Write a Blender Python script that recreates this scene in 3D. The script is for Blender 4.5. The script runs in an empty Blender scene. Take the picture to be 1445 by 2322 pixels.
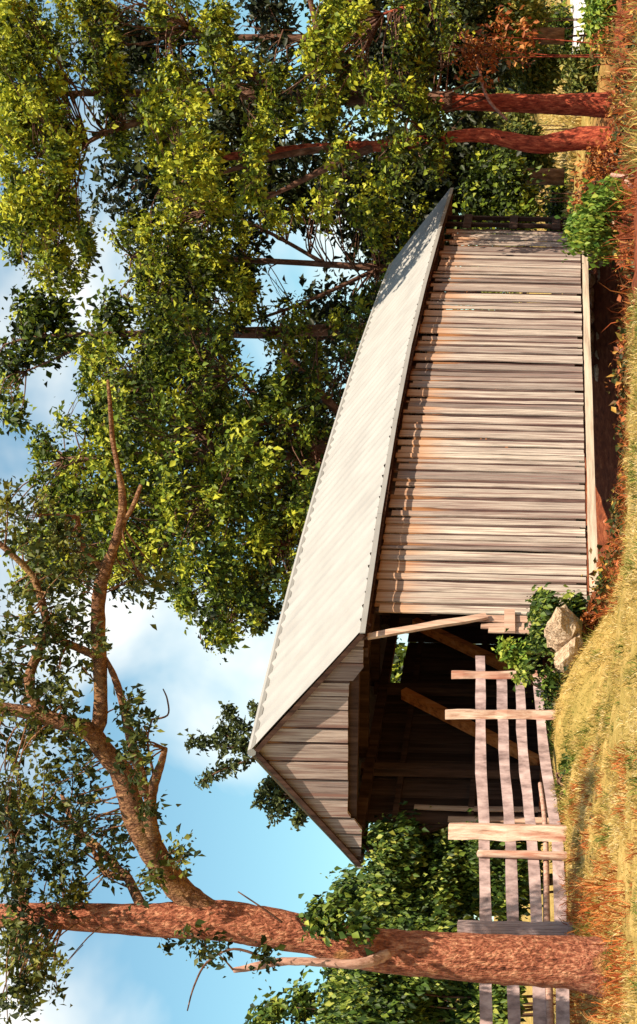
import bpy, math, random
import numpy as np
from mathutils import Vector

random.seed(11)
rng = np.random.default_rng(11)
scene = bpy.context.scene
C = scene.collection

# ------------------------------------------------------------------ camera
# the photograph lies on its side: the camera is turned a quarter roll (plus 1.2 degrees)
F, ROLL, V0, EYE = 3800.0, 0.0212, 1248.0, 1.6      # focal length in photo pixels, roll, horizon row, eye height
cr, sr = math.cos(ROLL), math.sin(ROLL)
cam_data = bpy.data.cameras.new('camera')
cam = bpy.data.objects.new('camera', cam_data)
C.objects.link(cam)
cam_data.sensor_fit = 'AUTO'
cam_data.sensor_width = 36
cam_data.lens = F / 2322 * 36
cam_data.shift_x = -(V0 - 722.5) / 2322
cam_data.clip_start = 0.1
cam_data.clip_end = 3000
from mathutils import Matrix
cam.matrix_world = Matrix(((sr, cr, 0, 0), (0, 0, -1, 0), (-cr, sr, 0, EYE), (0, 0, 0, 1)))
scene.camera = cam

# ------------------------------------------------------------------ world, sun, exposure
SUN = Vector((0.42, -0.45, 0.79)).normalized()
elev = math.asin(SUN.z)
azim = math.atan2(SUN.x, SUN.y)                       # from +Y towards +X
world = bpy.data.worlds.new('World')
scene.world = world
world.use_nodes = True
nt = world.node_tree
for n in list(nt.nodes):
    nt.nodes.remove(n)
wo = nt.nodes.new('ShaderNodeOutputWorld')
bg = nt.nodes.new('ShaderNodeBackground')
sky = nt.nodes.new('ShaderNodeTexSky')
sky.sky_type = 'NISHITA'
sky.sun_disc = False
sky.sun_elevation = elev
sky.sun_rotation = azim
sky.air_density = 1.0
sky.dust_density = 0.0
sky.ozone_density = 3.0
tc = nt.nodes.new('ShaderNodeTexCoord')
mp = nt.nodes.new('ShaderNodeMapping')
mp.inputs['Location'].default_value = (0.71, 7.9, -2.11)
mp.inputs['Scale'].default_value = (1.0, 1.0, 1.15)
nz = nt.nodes.new('ShaderNodeTexNoise')
nz.inputs['Scale'].default_value = 7.0
nz.inputs['Detail'].default_value = 5.0
nz.inputs['Roughness'].default_value = 0.5
nz.inputs['Distortion'].default_value = 0.25
rp = nt.nodes.new('ShaderNodeValToRGB')
rp.color_ramp.elements[0].position = 0.45
rp.color_ramp.elements[0].color = (0.04, 0.04, 0.04, 1)
rp.color_ramp.elements[1].position = 0.74
rp.color_ramp.elements[1].color = (0.9, 0.9, 0.9, 1)
mx = nt.nodes.new('ShaderNodeMix')
mx.data_type = 'RGBA'
mx.inputs[7].default_value = (10.5, 10.0, 9.0, 1)       # sunlit cloud, in the units of the sky texture
nt.links.new(tc.outputs['Generated'], mp.inputs['Vector'])
nt.links.new(mp.outputs['Vector'], nz.inputs['Vector'])
nt.links.new(nz.outputs['Fac'], rp.inputs['Fac'])
nt.links.new(rp.outputs['Color'], mx.inputs[0])
tint = nt.nodes.new('ShaderNodeMix')
tint.data_type = 'RGBA'
tint.blend_type = 'MULTIPLY'
tint.inputs[0].default_value = 1.0
tint.inputs[7].default_value = (0.84, 1.15, 1.02, 1)
nt.links.new(sky.outputs['Color'], tint.inputs[6])
nt.links.new(tint.outputs[2], mx.inputs[6])
nt.links.new(mx.outputs[2], bg.inputs['Color'])
bg.inputs['Strength'].default_value = 0.075
nt.links.new(bg.outputs['Background'], wo.inputs['Surface'])

sun_data = bpy.data.lights.new('sun', 'SUN')
sun_data.energy = 5.0
sun_data.angle = math.radians(0.53)
sun_data.color = (1.0, 0.86, 0.66)
sun = bpy.data.objects.new('sun', sun_data)
C.objects.link(sun)
sun.rotation_euler = SUN.to_track_quat('Z', 'Y').to_euler()
sun.location = (20, -30, 40)

vs = scene.view_settings
vs.view_transform = 'Standard'
vs.look = 'None'
vs.exposure = 0.9
vs.gamma = 1.0
scene.cycles.use_denoising = True
scene.cycles.max_bounces = 5
scene.cycles.transparent_max_bounces = 4


# ------------------------------------------------------------------ helpers
def at(U, V, y):
    """photo point (upright, 2322 x 1445) at distance y -> world"""
    a, b = U - 1161.0, V - V0
    u, v = cr * a + sr * b, -sr * a + cr * b
    return Vector((u * y / F, y, EYE - v * y / F))


def px(n, y):
    return n * y / F


def tag(o, label=None, cat=None, group=None, kind=None):
    if label: o['label'] = label
    if cat: o['category'] = cat
    if group: o['group'] = group
    if kind: o['kind'] = kind
    return o


def empty(name, loc=(0, 0, 0), rz=0.0):
    o = bpy.data.objects.new(name, None)
    C.objects.link(o)
    o.location = loc
    o.rotation_euler = (0, 0, rz)
    o.empty_display_size = 0.3
    return o


def add(name, me, mat=None, parent=None, loc=(0, 0, 0)):
    o = bpy.data.objects.new(name, me)
    C.objects.link(o)
    if mat is not None and len(me.materials) == 0:
        me.materials.append(mat)
    o.location = loc
    if parent is not None:
        o.parent = parent
    return o


def mesh(verts, faces, smooth=False):
    me = bpy.data.meshes.new('m')
    me.from_pydata([tuple(v) for v in verts], [], faces)
    if smooth:
        me.polygons.foreach_set('use_smooth', [True] * len(me.polygons))
    me.update()
    return me


def box_vf(x0, x1, y0, y1, z0, z1):
    v = [(x0, y0, z0), (x1, y0, z0), (x1, y1, z0), (x0, y1, z0), (x0, y0, z1), (x1, y0, z1), (x1, y1, z1), (x0, y1, z1)]
    f = [(3, 2, 1, 0), (4, 5, 6, 7), (0, 1, 5, 4), (1, 2, 6, 5), (2, 3, 7, 6), (3, 0, 4, 7)]
    return v, f


def box(*a):
    return mesh(*box_vf(*a))


def beam(p, q, w, d, up=Vector((0, 0, 1)), rough=0.0, seg=1, r=None):
    """squared timber from p to q, w across, d along 'up'; slightly uneven when rough"""
    p, q = Vector(p), Vector(q)
    ax = (q - p).normalized()
    side = ax.cross(up)
    if side.length < 1e-4:
        side = ax.cross(Vector((1, 0, 0)))
    side.normalize()
    u2 = side.cross(ax).normalized()
    rr = r or random
    V, Fc = [], []
    for i in range(seg + 1):
        c = p.lerp(q, i / seg)
        if 0 < i < seg and rough:
            c = c + side * rr.uniform(-rough, rough) + u2 * rr.uniform(-rough, rough)
        k = 1 + (rr.uniform(-0.6, 0.6) * rough / max(w, .02) if rough else 0)
        for (a, b) in ((-1, -1), (1, -1), (1, 1), (-1, 1)):
            j = (1 + rr.uniform(-.06, .06)) if rough else 1
            V.append(c + side * a * w / 2 * k * j + u2 * b * d / 2 * k * j)
    for i in range(seg):
        b = i * 4
        for k in range(4):
            Fc.append((b + k, b + (k + 1) % 4, b + 4 + (k + 1) % 4, b + 4 + k))
    Fc.append((3, 2, 1, 0))
    e = seg * 4
    Fc.append((e, e + 1, e + 2, e + 3))
    return mesh(V, Fc)


def catmull(P, n=6):
    """smooth a list of (Vector, radius)"""
    out = []
    L = len(P)
    for i in range(L - 1):
        p0, p1, p2, p3 = P[max(i - 1, 0)], P[i], P[i + 1], P[min(i + 2, L - 1)]
        for k in range(n):
            t = k / n
            a = p1[0] * 2
            b = (p2[0] - p0[0]) * t
            c = (p0[0] * 2 - p1[0] * 5 + p2[0] * 4 - p3[0]) * t * t
            d = (p1[0] * 3 - p0[0] - p2[0] * 3 + p3[0]) * t * t * t
            out.append(((a + b + c + d) * 0.5, p1[1] * (1 - t) + p2[1] * t))
    out.append(P[-1])
    return out


def tube_vf(P, sides=10, bump=0.06, r=None, flare=0.0):
    rr = r or random
    V, Fc = [], []
    prev = None
    ph = rr.uniform(0, 6)
    for i, (c, rad) in enumerate(P):
        a = (P[min(i + 1, len(P) - 1)][0] - P[max(i - 1, 0)][0]).normalized()
        if prev is None:
            s = a.cross(Vector((0.3, 1, 0.1))).normalized()
        else:
            s = (prev - a * prev.dot(a)).normalized()
        prev = s
        t = a.cross(s)
        for k in range(sides):
            th = 2 * math.pi * k / sides
            rb = rad * (1 + bump * math.sin(3 * th + ph + i * .35) * .6 + rr.uniform(-bump, bump) * .7)
            V.append(c + (s * math.cos(th) + t * math.sin(th)) * rb)
    n = len(P)
    for i in range(n - 1):
        for k in range(sides):
            a0, a1 = i * sides + k, i * sides + (k + 1) % sides
            Fc.append((a0, a1, a1 + sides, a0 + sides))
    V.append(P[0][0]); V.append(P[-1][0] + (P[-1][0] - P[-2][0]).normalized() * P[-1][1] * .4)
    for k in range(sides):
        Fc.append((len(V) - 2, (k + 1) % sides, k))
        b = (n - 1) * sides
        Fc.append((len(V) - 1, b + k, b + (k + 1) % sides))
    return V, Fc


def tube(P, sides=10, bump=0.06, n=6):
    return mesh(*tube_vf(catmull(P, n), sides, bump), smooth=True)


def joined(parts, smooth=False):
    V, Fc = [], []
    for v, f in parts:
        o = len(V)
        V += list(v)
        Fc += [tuple(i + o for i in q) for q in f]
    return mesh(V, Fc, smooth)


# ------------------------------------------------------------------ materials
def mat_base(name):
    m = bpy.data.materials.new(name)
    m.use_nodes = True
    t = m.node_tree
    b = t.nodes['Principled BSDF']
    return m, t, b


def nn(t, kind, **kw):
    n = t.nodes.new(kind)
    for k, v in kw.items():
        n.inputs[k].default_value = v
    return n


def ramp(t, stops):
    r = t.nodes.new('ShaderNodeValToRGB')
    e = r.color_ramp.elements
    e[0].position, e[0].color = stops[0][0], (*stops[0][1], 1)
    e[1].position, e[1].color = stops[-1][0], (*stops[-1][1], 1)
    for p, c in stops[1:-1]:
        k = e.new(p)
        k.color = (*c, 1)
    return r


def mixc(t, fac, a, b, blend='MIX'):
    m = t.nodes.new('ShaderNodeMix')
    m.data_type = 'RGBA'
    m.blend_type = blend
    for sock, val in ((0, fac), (6, a), (7, b)):
        if hasattr(val, 'is_linked') or hasattr(val, 'node'):
            t.links.new(val, m.inputs[sock])
        elif sock == 0:
            m.inputs[0].default_value = val
        else:
            m.inputs[sock].default_value = (*val, 1)
    return m.outputs[2]


def wood(name, c0, c1, c2, scale=(9, 9, .5), stain=None, top_tint=None, bump=0.35, rand=0.5, coord='Object'):
    """weathered wood: streaks along local z, each board its own tone"""
    m, t, b = mat_base(name)
    tcn = t.nodes.new('ShaderNodeTexCoord')
    oi = t.nodes.new('ShaderNodeObjectInfo')
    mpn = nn(t, 'ShaderNodeMapping', Scale=scale)
    t.links.new(tcn.outputs[coord], mpn.inputs['Vector'])
    off = t.nodes.new('ShaderNodeVectorMath')
    off.operation = 'MULTIPLY_ADD'
    t.links.new(oi.outputs['Random'], off.inputs[0])
    off.inputs[1].default_value = (37, 53, 19)
    t.links.new(mpn.outputs['Vector'], off.inputs[2])
    n1 = nn(t, 'ShaderNodeTexNoise', Scale=1.0, Detail=6.0, Roughness=0.65)
    t.links.new(off.outputs[0], n1.inputs['Vector'])
    r1 = ramp(t, [(0.34, c0), (0.5, c1), (0.68, c2)])
    t.links.new(n1.outputs['Fac'], r1.inputs['Fac'])
    col = r1.outputs['Color']
    # tone of the single board
    rt = ramp(t, [(0.0, (.50, .44, .43)), (0.12, (.72, .66, .64)), (0.35, (.98, .91, .86)), (0.65, (1.05, 1.0, .95)), (1.0, (1.28, 1.24, 1.16))])
    t.links.new(oi.outputs['Random'], rt.inputs['Fac'])
    col = mixc(t, rand, col, rt.outputs['Color'], 'MULTIPLY')
    # larger blotches
    n2 = nn(t, 'ShaderNodeTexNoise', Scale=.35, Detail=3.0)
    t.links.new(off.outputs[0], n2.inputs['Vector'])
    if stain:
        r2 = ramp(t, [(.50, (0, 0, 0)), (.66, (1, 1, 1))])
        t.links.new(n2.outputs['Fac'], r2.inputs['Fac'])
        col = mixc(t, r2.outputs['Color'], col, stain)
    if top_tint:
        sep = t.nodes.new('ShaderNodeSeparateXYZ')
        t.links.new(tcn.outputs['Generated'], sep.inputs[0])
        ad = t.nodes.new('ShaderNodeMath'); ad.operation = 'MULTIPLY_ADD'
        t.links.new(n1.outputs['Fac'], ad.inputs[0]); ad.inputs[1].default_value = .55
        t.links.new(sep.outputs['Z'], ad.inputs[2])
        ad2 = t.nodes.new('ShaderNodeMath'); ad2.operation = 'MULTIPLY_ADD'
        t.links.new(oi.outputs['Random'], ad2.inputs[0]); ad2.inputs[1].default_value = .22
        t.links.new(ad.outputs[0], ad2.inputs[2])
        r3 = ramp(t, [(.0, (0, 0, 0)), (1, (1, 1, 1))])
        r3.color_ramp.elements[0].position = 0.0
        mr = t.nodes.new('ShaderNodeMapRange')
        t.links.new(ad2.outputs[0], mr.inputs[0])
        mr.inputs[1].default_value = 1.20; mr.inputs[2].default_value = 1.36
        mr.inputs[4].default_value = .6
        col = mixc(t, mr.outputs[0], col, top_tint)
    t.links.new(col, b.inputs['Base Color'])
    b.inputs['Roughness'].default_value = .85
    b.inputs['Specular IOR Level'].default_value = .15
    bp = nn(t, 'ShaderNodeBump', Strength=bump, Distance=.02)
    t.links.new(n1.outputs['Fac'], bp.inputs['Height'])
    t.links.new(bp.outputs['Normal'], b.inputs['Normal'])
    return m


def bark(name, c0, c1, c2, scale=6.0, stretch=.25, bump=.9, lichen=None):
    m, t, b = mat_base(name)
    tcn = t.nodes.new('ShaderNodeTexCoord')
    mpn = nn(t, 'ShaderNodeMapping', Scale=(scale, scale, scale * stretch))
    t.links.new(tcn.outputs['Object'], mpn.inputs['Vector'])
    n1 = nn(t, 'ShaderNodeTexNoise', Scale=1.6, Detail=8.0, Roughness=.7)
    t.links.new(mpn.outputs['Vector'], n1.inputs['Vector'])
    vo = nn(t, 'ShaderNodeTexVoronoi', Scale=2.2)
    vo.feature = 'DISTANCE_TO_EDGE'
    t.links.new(mpn.outputs['Vector'], vo.inputs['Vector'])
    r1 = ramp(t, [(.32, c0), (.5, c1), (.68, c2)])
    t.links.new(n1.outputs['Fac'], r1.inputs['Fac'])
    col = r1.outputs['Color']
    if lichen:
        n3 = nn(t, 'ShaderNodeTexNoise', Scale=1.1, Detail=4.0)
        t.links.new(tcn.outputs['Object'], n3.inputs['Vector'])
        r3 = ramp(t, [(.60, (0, 0, 0)), (.68, (1, 1, 1))])
        t.links.new(n3.outputs['Fac'], r3.inputs['Fac'])
        col = mixc(t, r3.outputs['Color'], col, lichen)
    t.links.new(col, b.inputs['Base Color'])
    b.inputs['Roughness'].default_value = .9
    b.inputs['Specular IOR Level'].default_value = .1
    bp = nn(t, 'ShaderNodeBump', Strength=bump, Distance=.05)
    ad = t.nodes.new('ShaderNodeMath'); ad.operation = 'ADD'
    t.links.new(n1.outputs['Fac'], ad.inputs[0]); t.links.new(vo.outputs['Distance'], ad.inputs[1])
    t.links.new(ad.outputs[0], bp.inputs['Height'])
    t.links.new(bp.outputs['Normal'], b.inputs['Normal'])
    return m


def leafmat(name, stops, trans=.17, gloss=.45):
    m, t, b = mat_base(name)
    a = t.nodes.new('ShaderNodeAttribute')
    a.attribute_name = 'val'
    r = ramp(t, stops)
    t.links.new(a.outputs['Fac'], r.inputs['Fac'])
    t.links.new(r.outputs['Color'], b.inputs['Base Color'])
    b.inputs['Roughness'].default_value = gloss
    b.inputs['Specular IOR Level'].default_value = .15
    tr = t.nodes.new('ShaderNodeBsdfTranslucent')
    t.links.new(r.outputs['Color'], tr.inputs['Color'])
    ms = t.nodes.new('ShaderNodeMixShader')
    ms.inputs[0].default_value = trans
    t.links.new(b.outputs[0], ms.inputs[1])
    t.links.new(tr.outputs[0], ms.inputs[2])
    t.links.new(ms.outputs[0], t.nodes['Material Output'].inputs['Surface'])
    return m


M = {}
M['board'] = wood('board_wood', (.13, .10, .09), (.40, .352, .318), (.62, .57, .51), scale=(40, 40, 1.0), stain=(.24, .155, .135), top_tint=(.48, .20, .065), rand=1.0)
M['gable'] = wood('gable_wood', (.15, .10, .09), (.36, .28, .255), (.50, .42, .385), scale=(30, 30, 1.0), stain=(.25, .135, .11), rand=.9)
M['strip'] = wood('strip_wood', (.025, .013, .013), (.062, .033, .031), (.14, .08, .07), scale=(30, 30, 1.4), stain=(.20, .14, .12), top_tint=(.42, .18, .06), rand=.7)
M['sill'] = wood('sill_wood', (.34, .26, .2), (.52, .42, .32), (.6, .5, .4), scale=(14, .5, 14), rand=.2)
M['sunlit_timber'] = wood('sunlit_timber_wood', (.30, .085, .03), (.62, .19, .05), (.72, .30, .11), scale=(8, 8, .8), rand=.3)  # brighter, more orange than timber: sunlight on the truss braces put into the colour
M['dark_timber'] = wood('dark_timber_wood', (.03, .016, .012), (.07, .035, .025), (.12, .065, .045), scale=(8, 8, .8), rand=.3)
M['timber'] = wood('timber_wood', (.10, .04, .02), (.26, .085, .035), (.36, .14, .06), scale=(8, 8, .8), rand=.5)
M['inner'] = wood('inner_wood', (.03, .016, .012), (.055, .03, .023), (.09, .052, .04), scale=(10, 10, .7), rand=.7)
M['brace'] = wood('brace_wood', (.33, .2, .15), (.5, .33, .25), (.6, .45, .36), scale=(10, 10, .9), rand=.3)
M['plank'] = wood('plank_wood', (.2, .13, .09), (.3, .2, .14), (.36, .26, .19), scale=(.8, 9, 9), rand=.5)
M['rail'] = wood('rail_wood', (.18, .125, .125), (.38, .275, .275), (.56, .43, .425), scale=(16, 16, 1.2), rand=.3, bump=.5, coord='Generated')
M['post'] = wood('post_wood', (.33, .15, .10), (.58, .42, .335), (.72, .60, .50), scale=(14, 14, 2), stain=(.36, .13, .085), rand=.35, bump=1.0)
M['bark_red'] = bark('bark_left', (.06, .02, .014), (.32, .105, .06), (.64, .32, .19), scale=13, stretch=.4, bump=1.0, lichen=(.40, .22, .07))
M['bark_limb'] = bark('bark_limb', (.06, .028, .018), (.19, .09, .05), (.42, .24, .12), scale=12, stretch=.5, lichen=(.30, .17, .07))
M['bark_dark'] = bark('bark_right', (.06, .014, .01), (.32, .058, .03), (.60, .17, .08), scale=7, stretch=.3)
M['bark_far'] = bark('bark_far', (.05, .025, .018), (.12, .06, .04), (.24, .14, .1), scale=4, stretch=.3)
M['dead'] = bark('dead_wood', (.2, .10, .075), (.40, .23, .18), (.54, .37, .30), scale=12, stretch=.2, bump=.3)
M['stone'] = bark('stone', (.20, .13, .085), (.46, .33, .22), (.60, .48, .36), scale=6, stretch=1.0, bump=1.0, lichen=(.16, .14, .06))

M['leaf_a'] = leafmat('leaf_centre', [(0, (.010, .016, .005)), (.4, (.042, .066, .010)), (.65, (.125, .18, .018)), (1, (.36, .37, .03))])
M['leaf_shade'] = leafmat('leaf_shade', [(0, (.008, .012, .005)), (.5, (.022, .03, .008)), (1, (.06, .07, .014))], trans=.15)  # canopy shade put into the near-black leaf colour of the rear trees
M['leaf_b'] = leafmat('leaf_right', [(0, (.010, .015, .005)), (.4, (.045, .065, .010)), (.62, (.145, .20, .015)), (1, (.42, .42, .03))])
M['leaf_l'] = leafmat('leaf_left', [(0, (.014, .022, .007)), (.5, (.05, .066, .014)), (1, (.20, .20, .03))], trans=.22)
M['leaf_ivy'] = leafmat('leaf_ivy', [(0, (.012, .026, .007)), (.45, (.055, .10, .016)), (.8, (.17, .22, .03)), (1, (.34, .36, .07))])
M['leaf_lime'] = leafmat('leaf_lime', [(0, (.05, .11, .015)), (.5, (.16, .25, .03)), (1, (.36, .36, .05))])
M['leaf_dry'] = leafmat('leaf_dry', [(0, (.12, .03, .01)), (.5, (.32, .09, .02)), (1, (.48, .22, .06))])
M['leaf_con'] = leafmat('needle', [(0, (.02, .03, .012)), (1, (.10, .12, .035))], trans=.15)
M['leaf_far'] = leafmat('leaf_far', [(0, (.04, .06, .012)), (.5, (.13, .15, .03)), (1, (.34, .27, .06))])
M['grass'] = leafmat('dry_grass', [(0, (.14, .15, .035)), (.25, (.32, .25, .055)), (.6, (.53, .36, .115)), (.85, (.62, .46, .19)), (1, (.66, .54, .29))], trans=.3, gloss=.7)
M['tuft'] = leafmat('green_tuft', [(0, (.05, .08, .015)), (.6, (.16, .18, .03)), (1, (.34, .28, .06))], gloss=.7)
M['weed'] = leafmat('red_weed', [(0, (.10, .025, .012)), (.5, (.34, .075, .02)), (.85, (.52, .17, .04)), (1, (.58, .33, .12))], trans=.3, gloss=.7)

# roof metal
m, t, b = mat_base('roof_metal')
tcn = t.nodes.new('ShaderNodeTexCoord')
oi = t.nodes.new('ShaderNodeObjectInfo')
n1 = nn(t, 'ShaderNodeTexNoise', Scale=1.2, Detail=6.0)
t.links.new(tcn.outputs['Object'], n1.inputs['Vector'])
r1 = ramp(t, [(.3, (.27, .262, .254)), (.55, (.31, .302, .292)), (.8, (.335, .326, .316))])
t.links.new(n1.outputs['Fac'], r1.inputs['Fac'])
rt = ramp(t, [(0, (.96, .95, .945)), (1, (1, 1, 1))])
t.links.new(oi.outputs['Random'], rt.inputs['Fac'])
t.links.new(mixc(t, 1.0, r1.outputs['Color'], rt.outputs['Color'], 'MULTIPLY'), b.inputs['Base Color'])
b.inputs['Roughness'].default_value = .55
b.inputs['Metallic'].default_value = .0
b.inputs['Specular IOR Level'].default_value = .4
M['roof'] = m

# ground: dry grass turf, red earth on the creek banks (attribute 'earth')
m, t, b = mat_base('ground_soil')
tcn = t.nodes.new('ShaderNodeTexCoord')
n1 = nn(t, 'ShaderNodeTexNoise', Scale=3.5, Detail=8.0, Roughness=.7)
t.links.new(tcn.outputs['Object'], n1.inputs['Vector'])
n2 = nn(t, 'ShaderNodeTexNoise', Scale=.5, Detail=4.0)
t.links.new(tcn.outputs['Object'], n2.inputs['Vector'])
r1 = ramp(t, [(.3, (.15, .12, .035)), (.5, (.36, .24, .075)), (.7, (.52, .37, .14))])
t.links.new(n1.outputs['Fac'], r1.inputs['Fac'])
r2 = ramp(t, [(.3, (.05, .018, .012)), (.55, (.2, .055, .025)), (.75, (.36, .15, .07))])
t.links.new(n1.outputs['Fac'], r2.inputs['Fac'])
rg = ramp(t, [(.46, (0, 0, 0)), (.62, (.45, .45, .45))])
t.links.new(n2.outputs['Fac'], rg.inputs['Fac'])
c0 = mixc(t, rg.outputs['Color'], r1.outputs['Color'], (.20, .17, .04))
a = t.nodes.new('ShaderNodeAttribute'); a.attribute_name = 'earth'
t.links.new(mixc(t, a.outputs['Fac'], c0, r2.outputs['Color']), b.inputs['Base Color'])
b.inputs['Roughness'].default_value = .95
b.inputs['Specular IOR Level'].default_value = .05
bp = nn(t, 'ShaderNodeBump', Strength=.8, Distance=.08)
t.links.new(n1.outputs['Fac'], bp.inputs['Height'])
t.links.new(bp.outputs['Normal'], b.inputs['Normal'])
M['ground'] = m

m, t, b = mat_base('pale_gravel')
tcn = t.nodes.new('ShaderNodeTexCoord')
n1 = nn(t, 'ShaderNodeTexNoise', Scale=1.3, Detail=6.0, Roughness=.7)
t.links.new(tcn.outputs['Object'], n1.inputs['Vector'])
r1 = ramp(t, [(.38, (.16, .13, .12)), (.5, (.66, .63, .62)), (.7, (.8, .78, .78))])
t.links.new(n1.outputs['Fac'], r1.inputs['Fac'])
t.links.new(r1.outputs['Color'], b.inputs['Base Color'])
b.inputs['Roughness'].default_value = .9
M['gravel'] = m

# ------------------------------------------------------------------ bridge frame of reference (needed by the terrain)
BX, BY, YAW = -4.63, 31.43, 0.476
DX, DY = math.sin(YAW), math.cos(YAW)
NX, NY = math.cos(YAW), -math.sin(YAW)


def BW(t, s, z):
    return Vector((BX + DX * s + NX * t, BY + DY * s + NY * t, z))


# ------------------------------------------------------------------ ground
anch = []
for U, V, y in [(0, 1445, 17.5), (300, 1445, 17.8), (600, 1445, 18.5), (1161, 1445, 21), (1600, 1445, 23.5),
                (0, 1395, 19.2), (131, 1375, 20), (440, 1318, 22.4), (790, 1276, 28.0), (620, 1302, 25.3), (0, 1320, 22),
                (700, 1362, 25), (950, 1415, 26.5), (1200, 1432, 27), (1480, 1438, 27.5), (860, 1352, 28.5),
                (1750, 1452, 31), (2000, 1447, 38), (2300, 1440, 37),
                (2085, 1410, 54), (2000, 1425, 52), (2300, 1400, 54), (1900, 1400, 48), (2250, 1345, 74), (2250, 1288, 92), (1900, 1300, 70), (2000, 1262, 110), (1850, 1240, 140), (2300, 1262, 130)]:
    p = at(U, V, y)
    anch.append((p.x, p.y, p.z))
for t_, s_, z_ in [(0, -3, 1.15), (-2, -2, 1.2), (2, -1.2, 1.0), (0, 1, 1.0), (-2.5, 1, 1.0), (2.6, 1.5, .55), (0, 2.5, .5), (-8, 0, 1.2), (-20, -2, 1.2), (-8, -6, 1.25),
                   (3.4, 3.2, -.9), (4.2, 6, -1.9), (4.5, 9, -2.3), (6, 4, -.9), (3.0, 5, -1.5), (-3, 5, -.9), (2, 8, -1.9), (-3, 9, -1.9), (0, 13, -2.3), (5, 12, -2.3), (12, 13, -2.5), (20, 13, -2.6), (-8, 13, -2.2), (-20, 13, -2.1), (-40, 14, -2), (40, 12, -2.8),
                   (2, 20, -1.6), (-2, 20, -1.5), (2.5, 24, -.3), (0, 25.5, .4), (-2.5, 24, -.2), (0, 29, .9), (0, 36, 1.0), (8, 20, -1.2), (6, 26, -.3),
                   (-10, 25, .5), (-20, 28, 1), (-12, 45, 1.2)]:
    p = BW(t_, s_, z_)
    anch.append(tuple(p))
anch += [(0, 0, 0), (-10, 2, .1), (10, 2, -.2), (-20, 12, .6), (18, 12, -.3), (0, -40, 0), (-60, 0, 1), (60, 0, -1), (-80, 60, 3), (80, 60, -1.0), (0, 140, 4), (-60, 150, 5), (80, 150, 4),
         (-250, 300, 10), (0, 320, 11), (250, 300, 9), (-300, 0, 3), (300, 0, 0), (0, -300, 0), (0, 700, 18), (-600, 600, 18), (600, 600, 14)]
A = np.array(anch)
D = np.sqrt(((A[:, None, :2] - A[None, :, :2]) ** 2).sum(-1) + .25)
n_ = len(A)
K = np.zeros((n_ + 1, n_ + 1)); K[:n_, :n_] = D + np.eye(n_) * 0.02 * -1; K[:n_, n_] = 1; K[n_, :n_] = 1
Wt = np.linalg.solve(K, np.append(A[:, 2], 0))


def ground(x, y):
    x = np.asarray(x, float); y = np.asarray(y, float)
    sh = x.shape
    P = np.stack([x.ravel(), y.ravel()], 1)
    out = np.empty(len(P))
    for i in range(0, len(P), 20000):
        q = P[i:i + 20000]
        d = np.sqrt(((q[:, None] - A[None, :, :2]) ** 2).sum(-1) + .25)
        out[i:i + 20000] = d @ Wt[:n_] + Wt[n_]
    return out.reshape(sh)


def gz(x, y):
    return float(ground(np.array([x]), np.array([y]))[0])


def earth_mask(x, y):
    s = (x - BX) * DX + (y - BY) * DY
    t_ = (x - BX) * NX + (y - BY) * NY
    a = np.clip((s - 2.0 + np.clip(t_ - 3, 0, 30) * .28) / 2.5, 0, 1) * np.clip((34 - s) / 5, 0, 1)
    edge = np.clip((y - (26.5 + .0 * x)) / 2.0, 0, 1)
    right = np.clip((x / np.maximum(y, 1) - .10 + .02 * np.sin(y * 1.3)) / .03, 0, 1) * np.clip((y - 8) / 6, 0, 1) * np.clip((60 - y) / 8, 0, 1)
    return np.maximum(a * edge, right)


gxs = np.unique(np.concatenate([np.linspace(-600, -60, 14), np.linspace(-60, -14, 30), np.linspace(-14, 18, 140), np.linspace(18, 60, 40), np.linspace(60, 600, 14)]))
gys = np.unique(np.concatenate([np.linspace(-300, 0, 8), np.linspace(0, 15, 16), np.linspace(15, 62, 170), np.linspace(62, 150, 60), np.linspace(150, 1200, 20)]))
GX, GY = np.meshgrid(gxs, gys)
GZ = ground(GX, GY)
fine = (np.abs(GX) < 60) & (GY > 0) & (GY < 150)
GZ = GZ + np.where(fine, .05 * np.sin(GX * 1.7 + 1.3 * np.sin(GY * .9)) * np.cos(GY * 1.3 + GX * .4) + rng.normal(0, .018, GX.shape), 0)
nx_, ny_ = len(gxs), len(gys)
idx = np.arange(nx_ * ny_).reshape(ny_, nx_)
quads = np.stack([idx[:-1, :-1], idx[:-1, 1:], idx[1:, 1:], idx[1:, :-1]], -1).reshape(-1, 4)
gm = mesh(np.stack([GX.ravel(), GY.ravel(), GZ.ravel()], 1).tolist(), quads.tolist(), smooth=True)
at_ = gm.attributes.new('earth', 'FLOAT', 'POINT')
at_.data.foreach_set('value', earth_mask(GX, GY).ravel().astype(np.float32))
tag(add('ground', gm, M['ground']), kind='structure')

# pale gravel bank at the far right
gx2, gy2 = np.meshgrid(np.linspace(0, 1, 40), np.linspace(0, 1, 24))
yy = 74 + gy2 * 19
xx = yy * .252 + gx2 * 26 + 1.2 * np.sin(gy2 * 9) + gy2 * 1.5
xx = xx + (1 - gx2) * (np.abs(gy2 - .5) * 2) ** 2 * 6
zz = ground(xx, yy) + .09 + rng.normal(0, .03, xx.shape)
ii = np.arange(xx.size).reshape(xx.shape)
q = np.stack([ii[:-1, :-1], ii[:-1, 1:], ii[1:, 1:], ii[1:, :-1]], -1).reshape(-1, 4)
tag(add('gravel_bank', mesh(np.stack([xx.ravel(), yy.ravel(), zz.ravel()], 1).tolist(), q.tolist(), True), M['gravel']), kind='structure')

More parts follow.
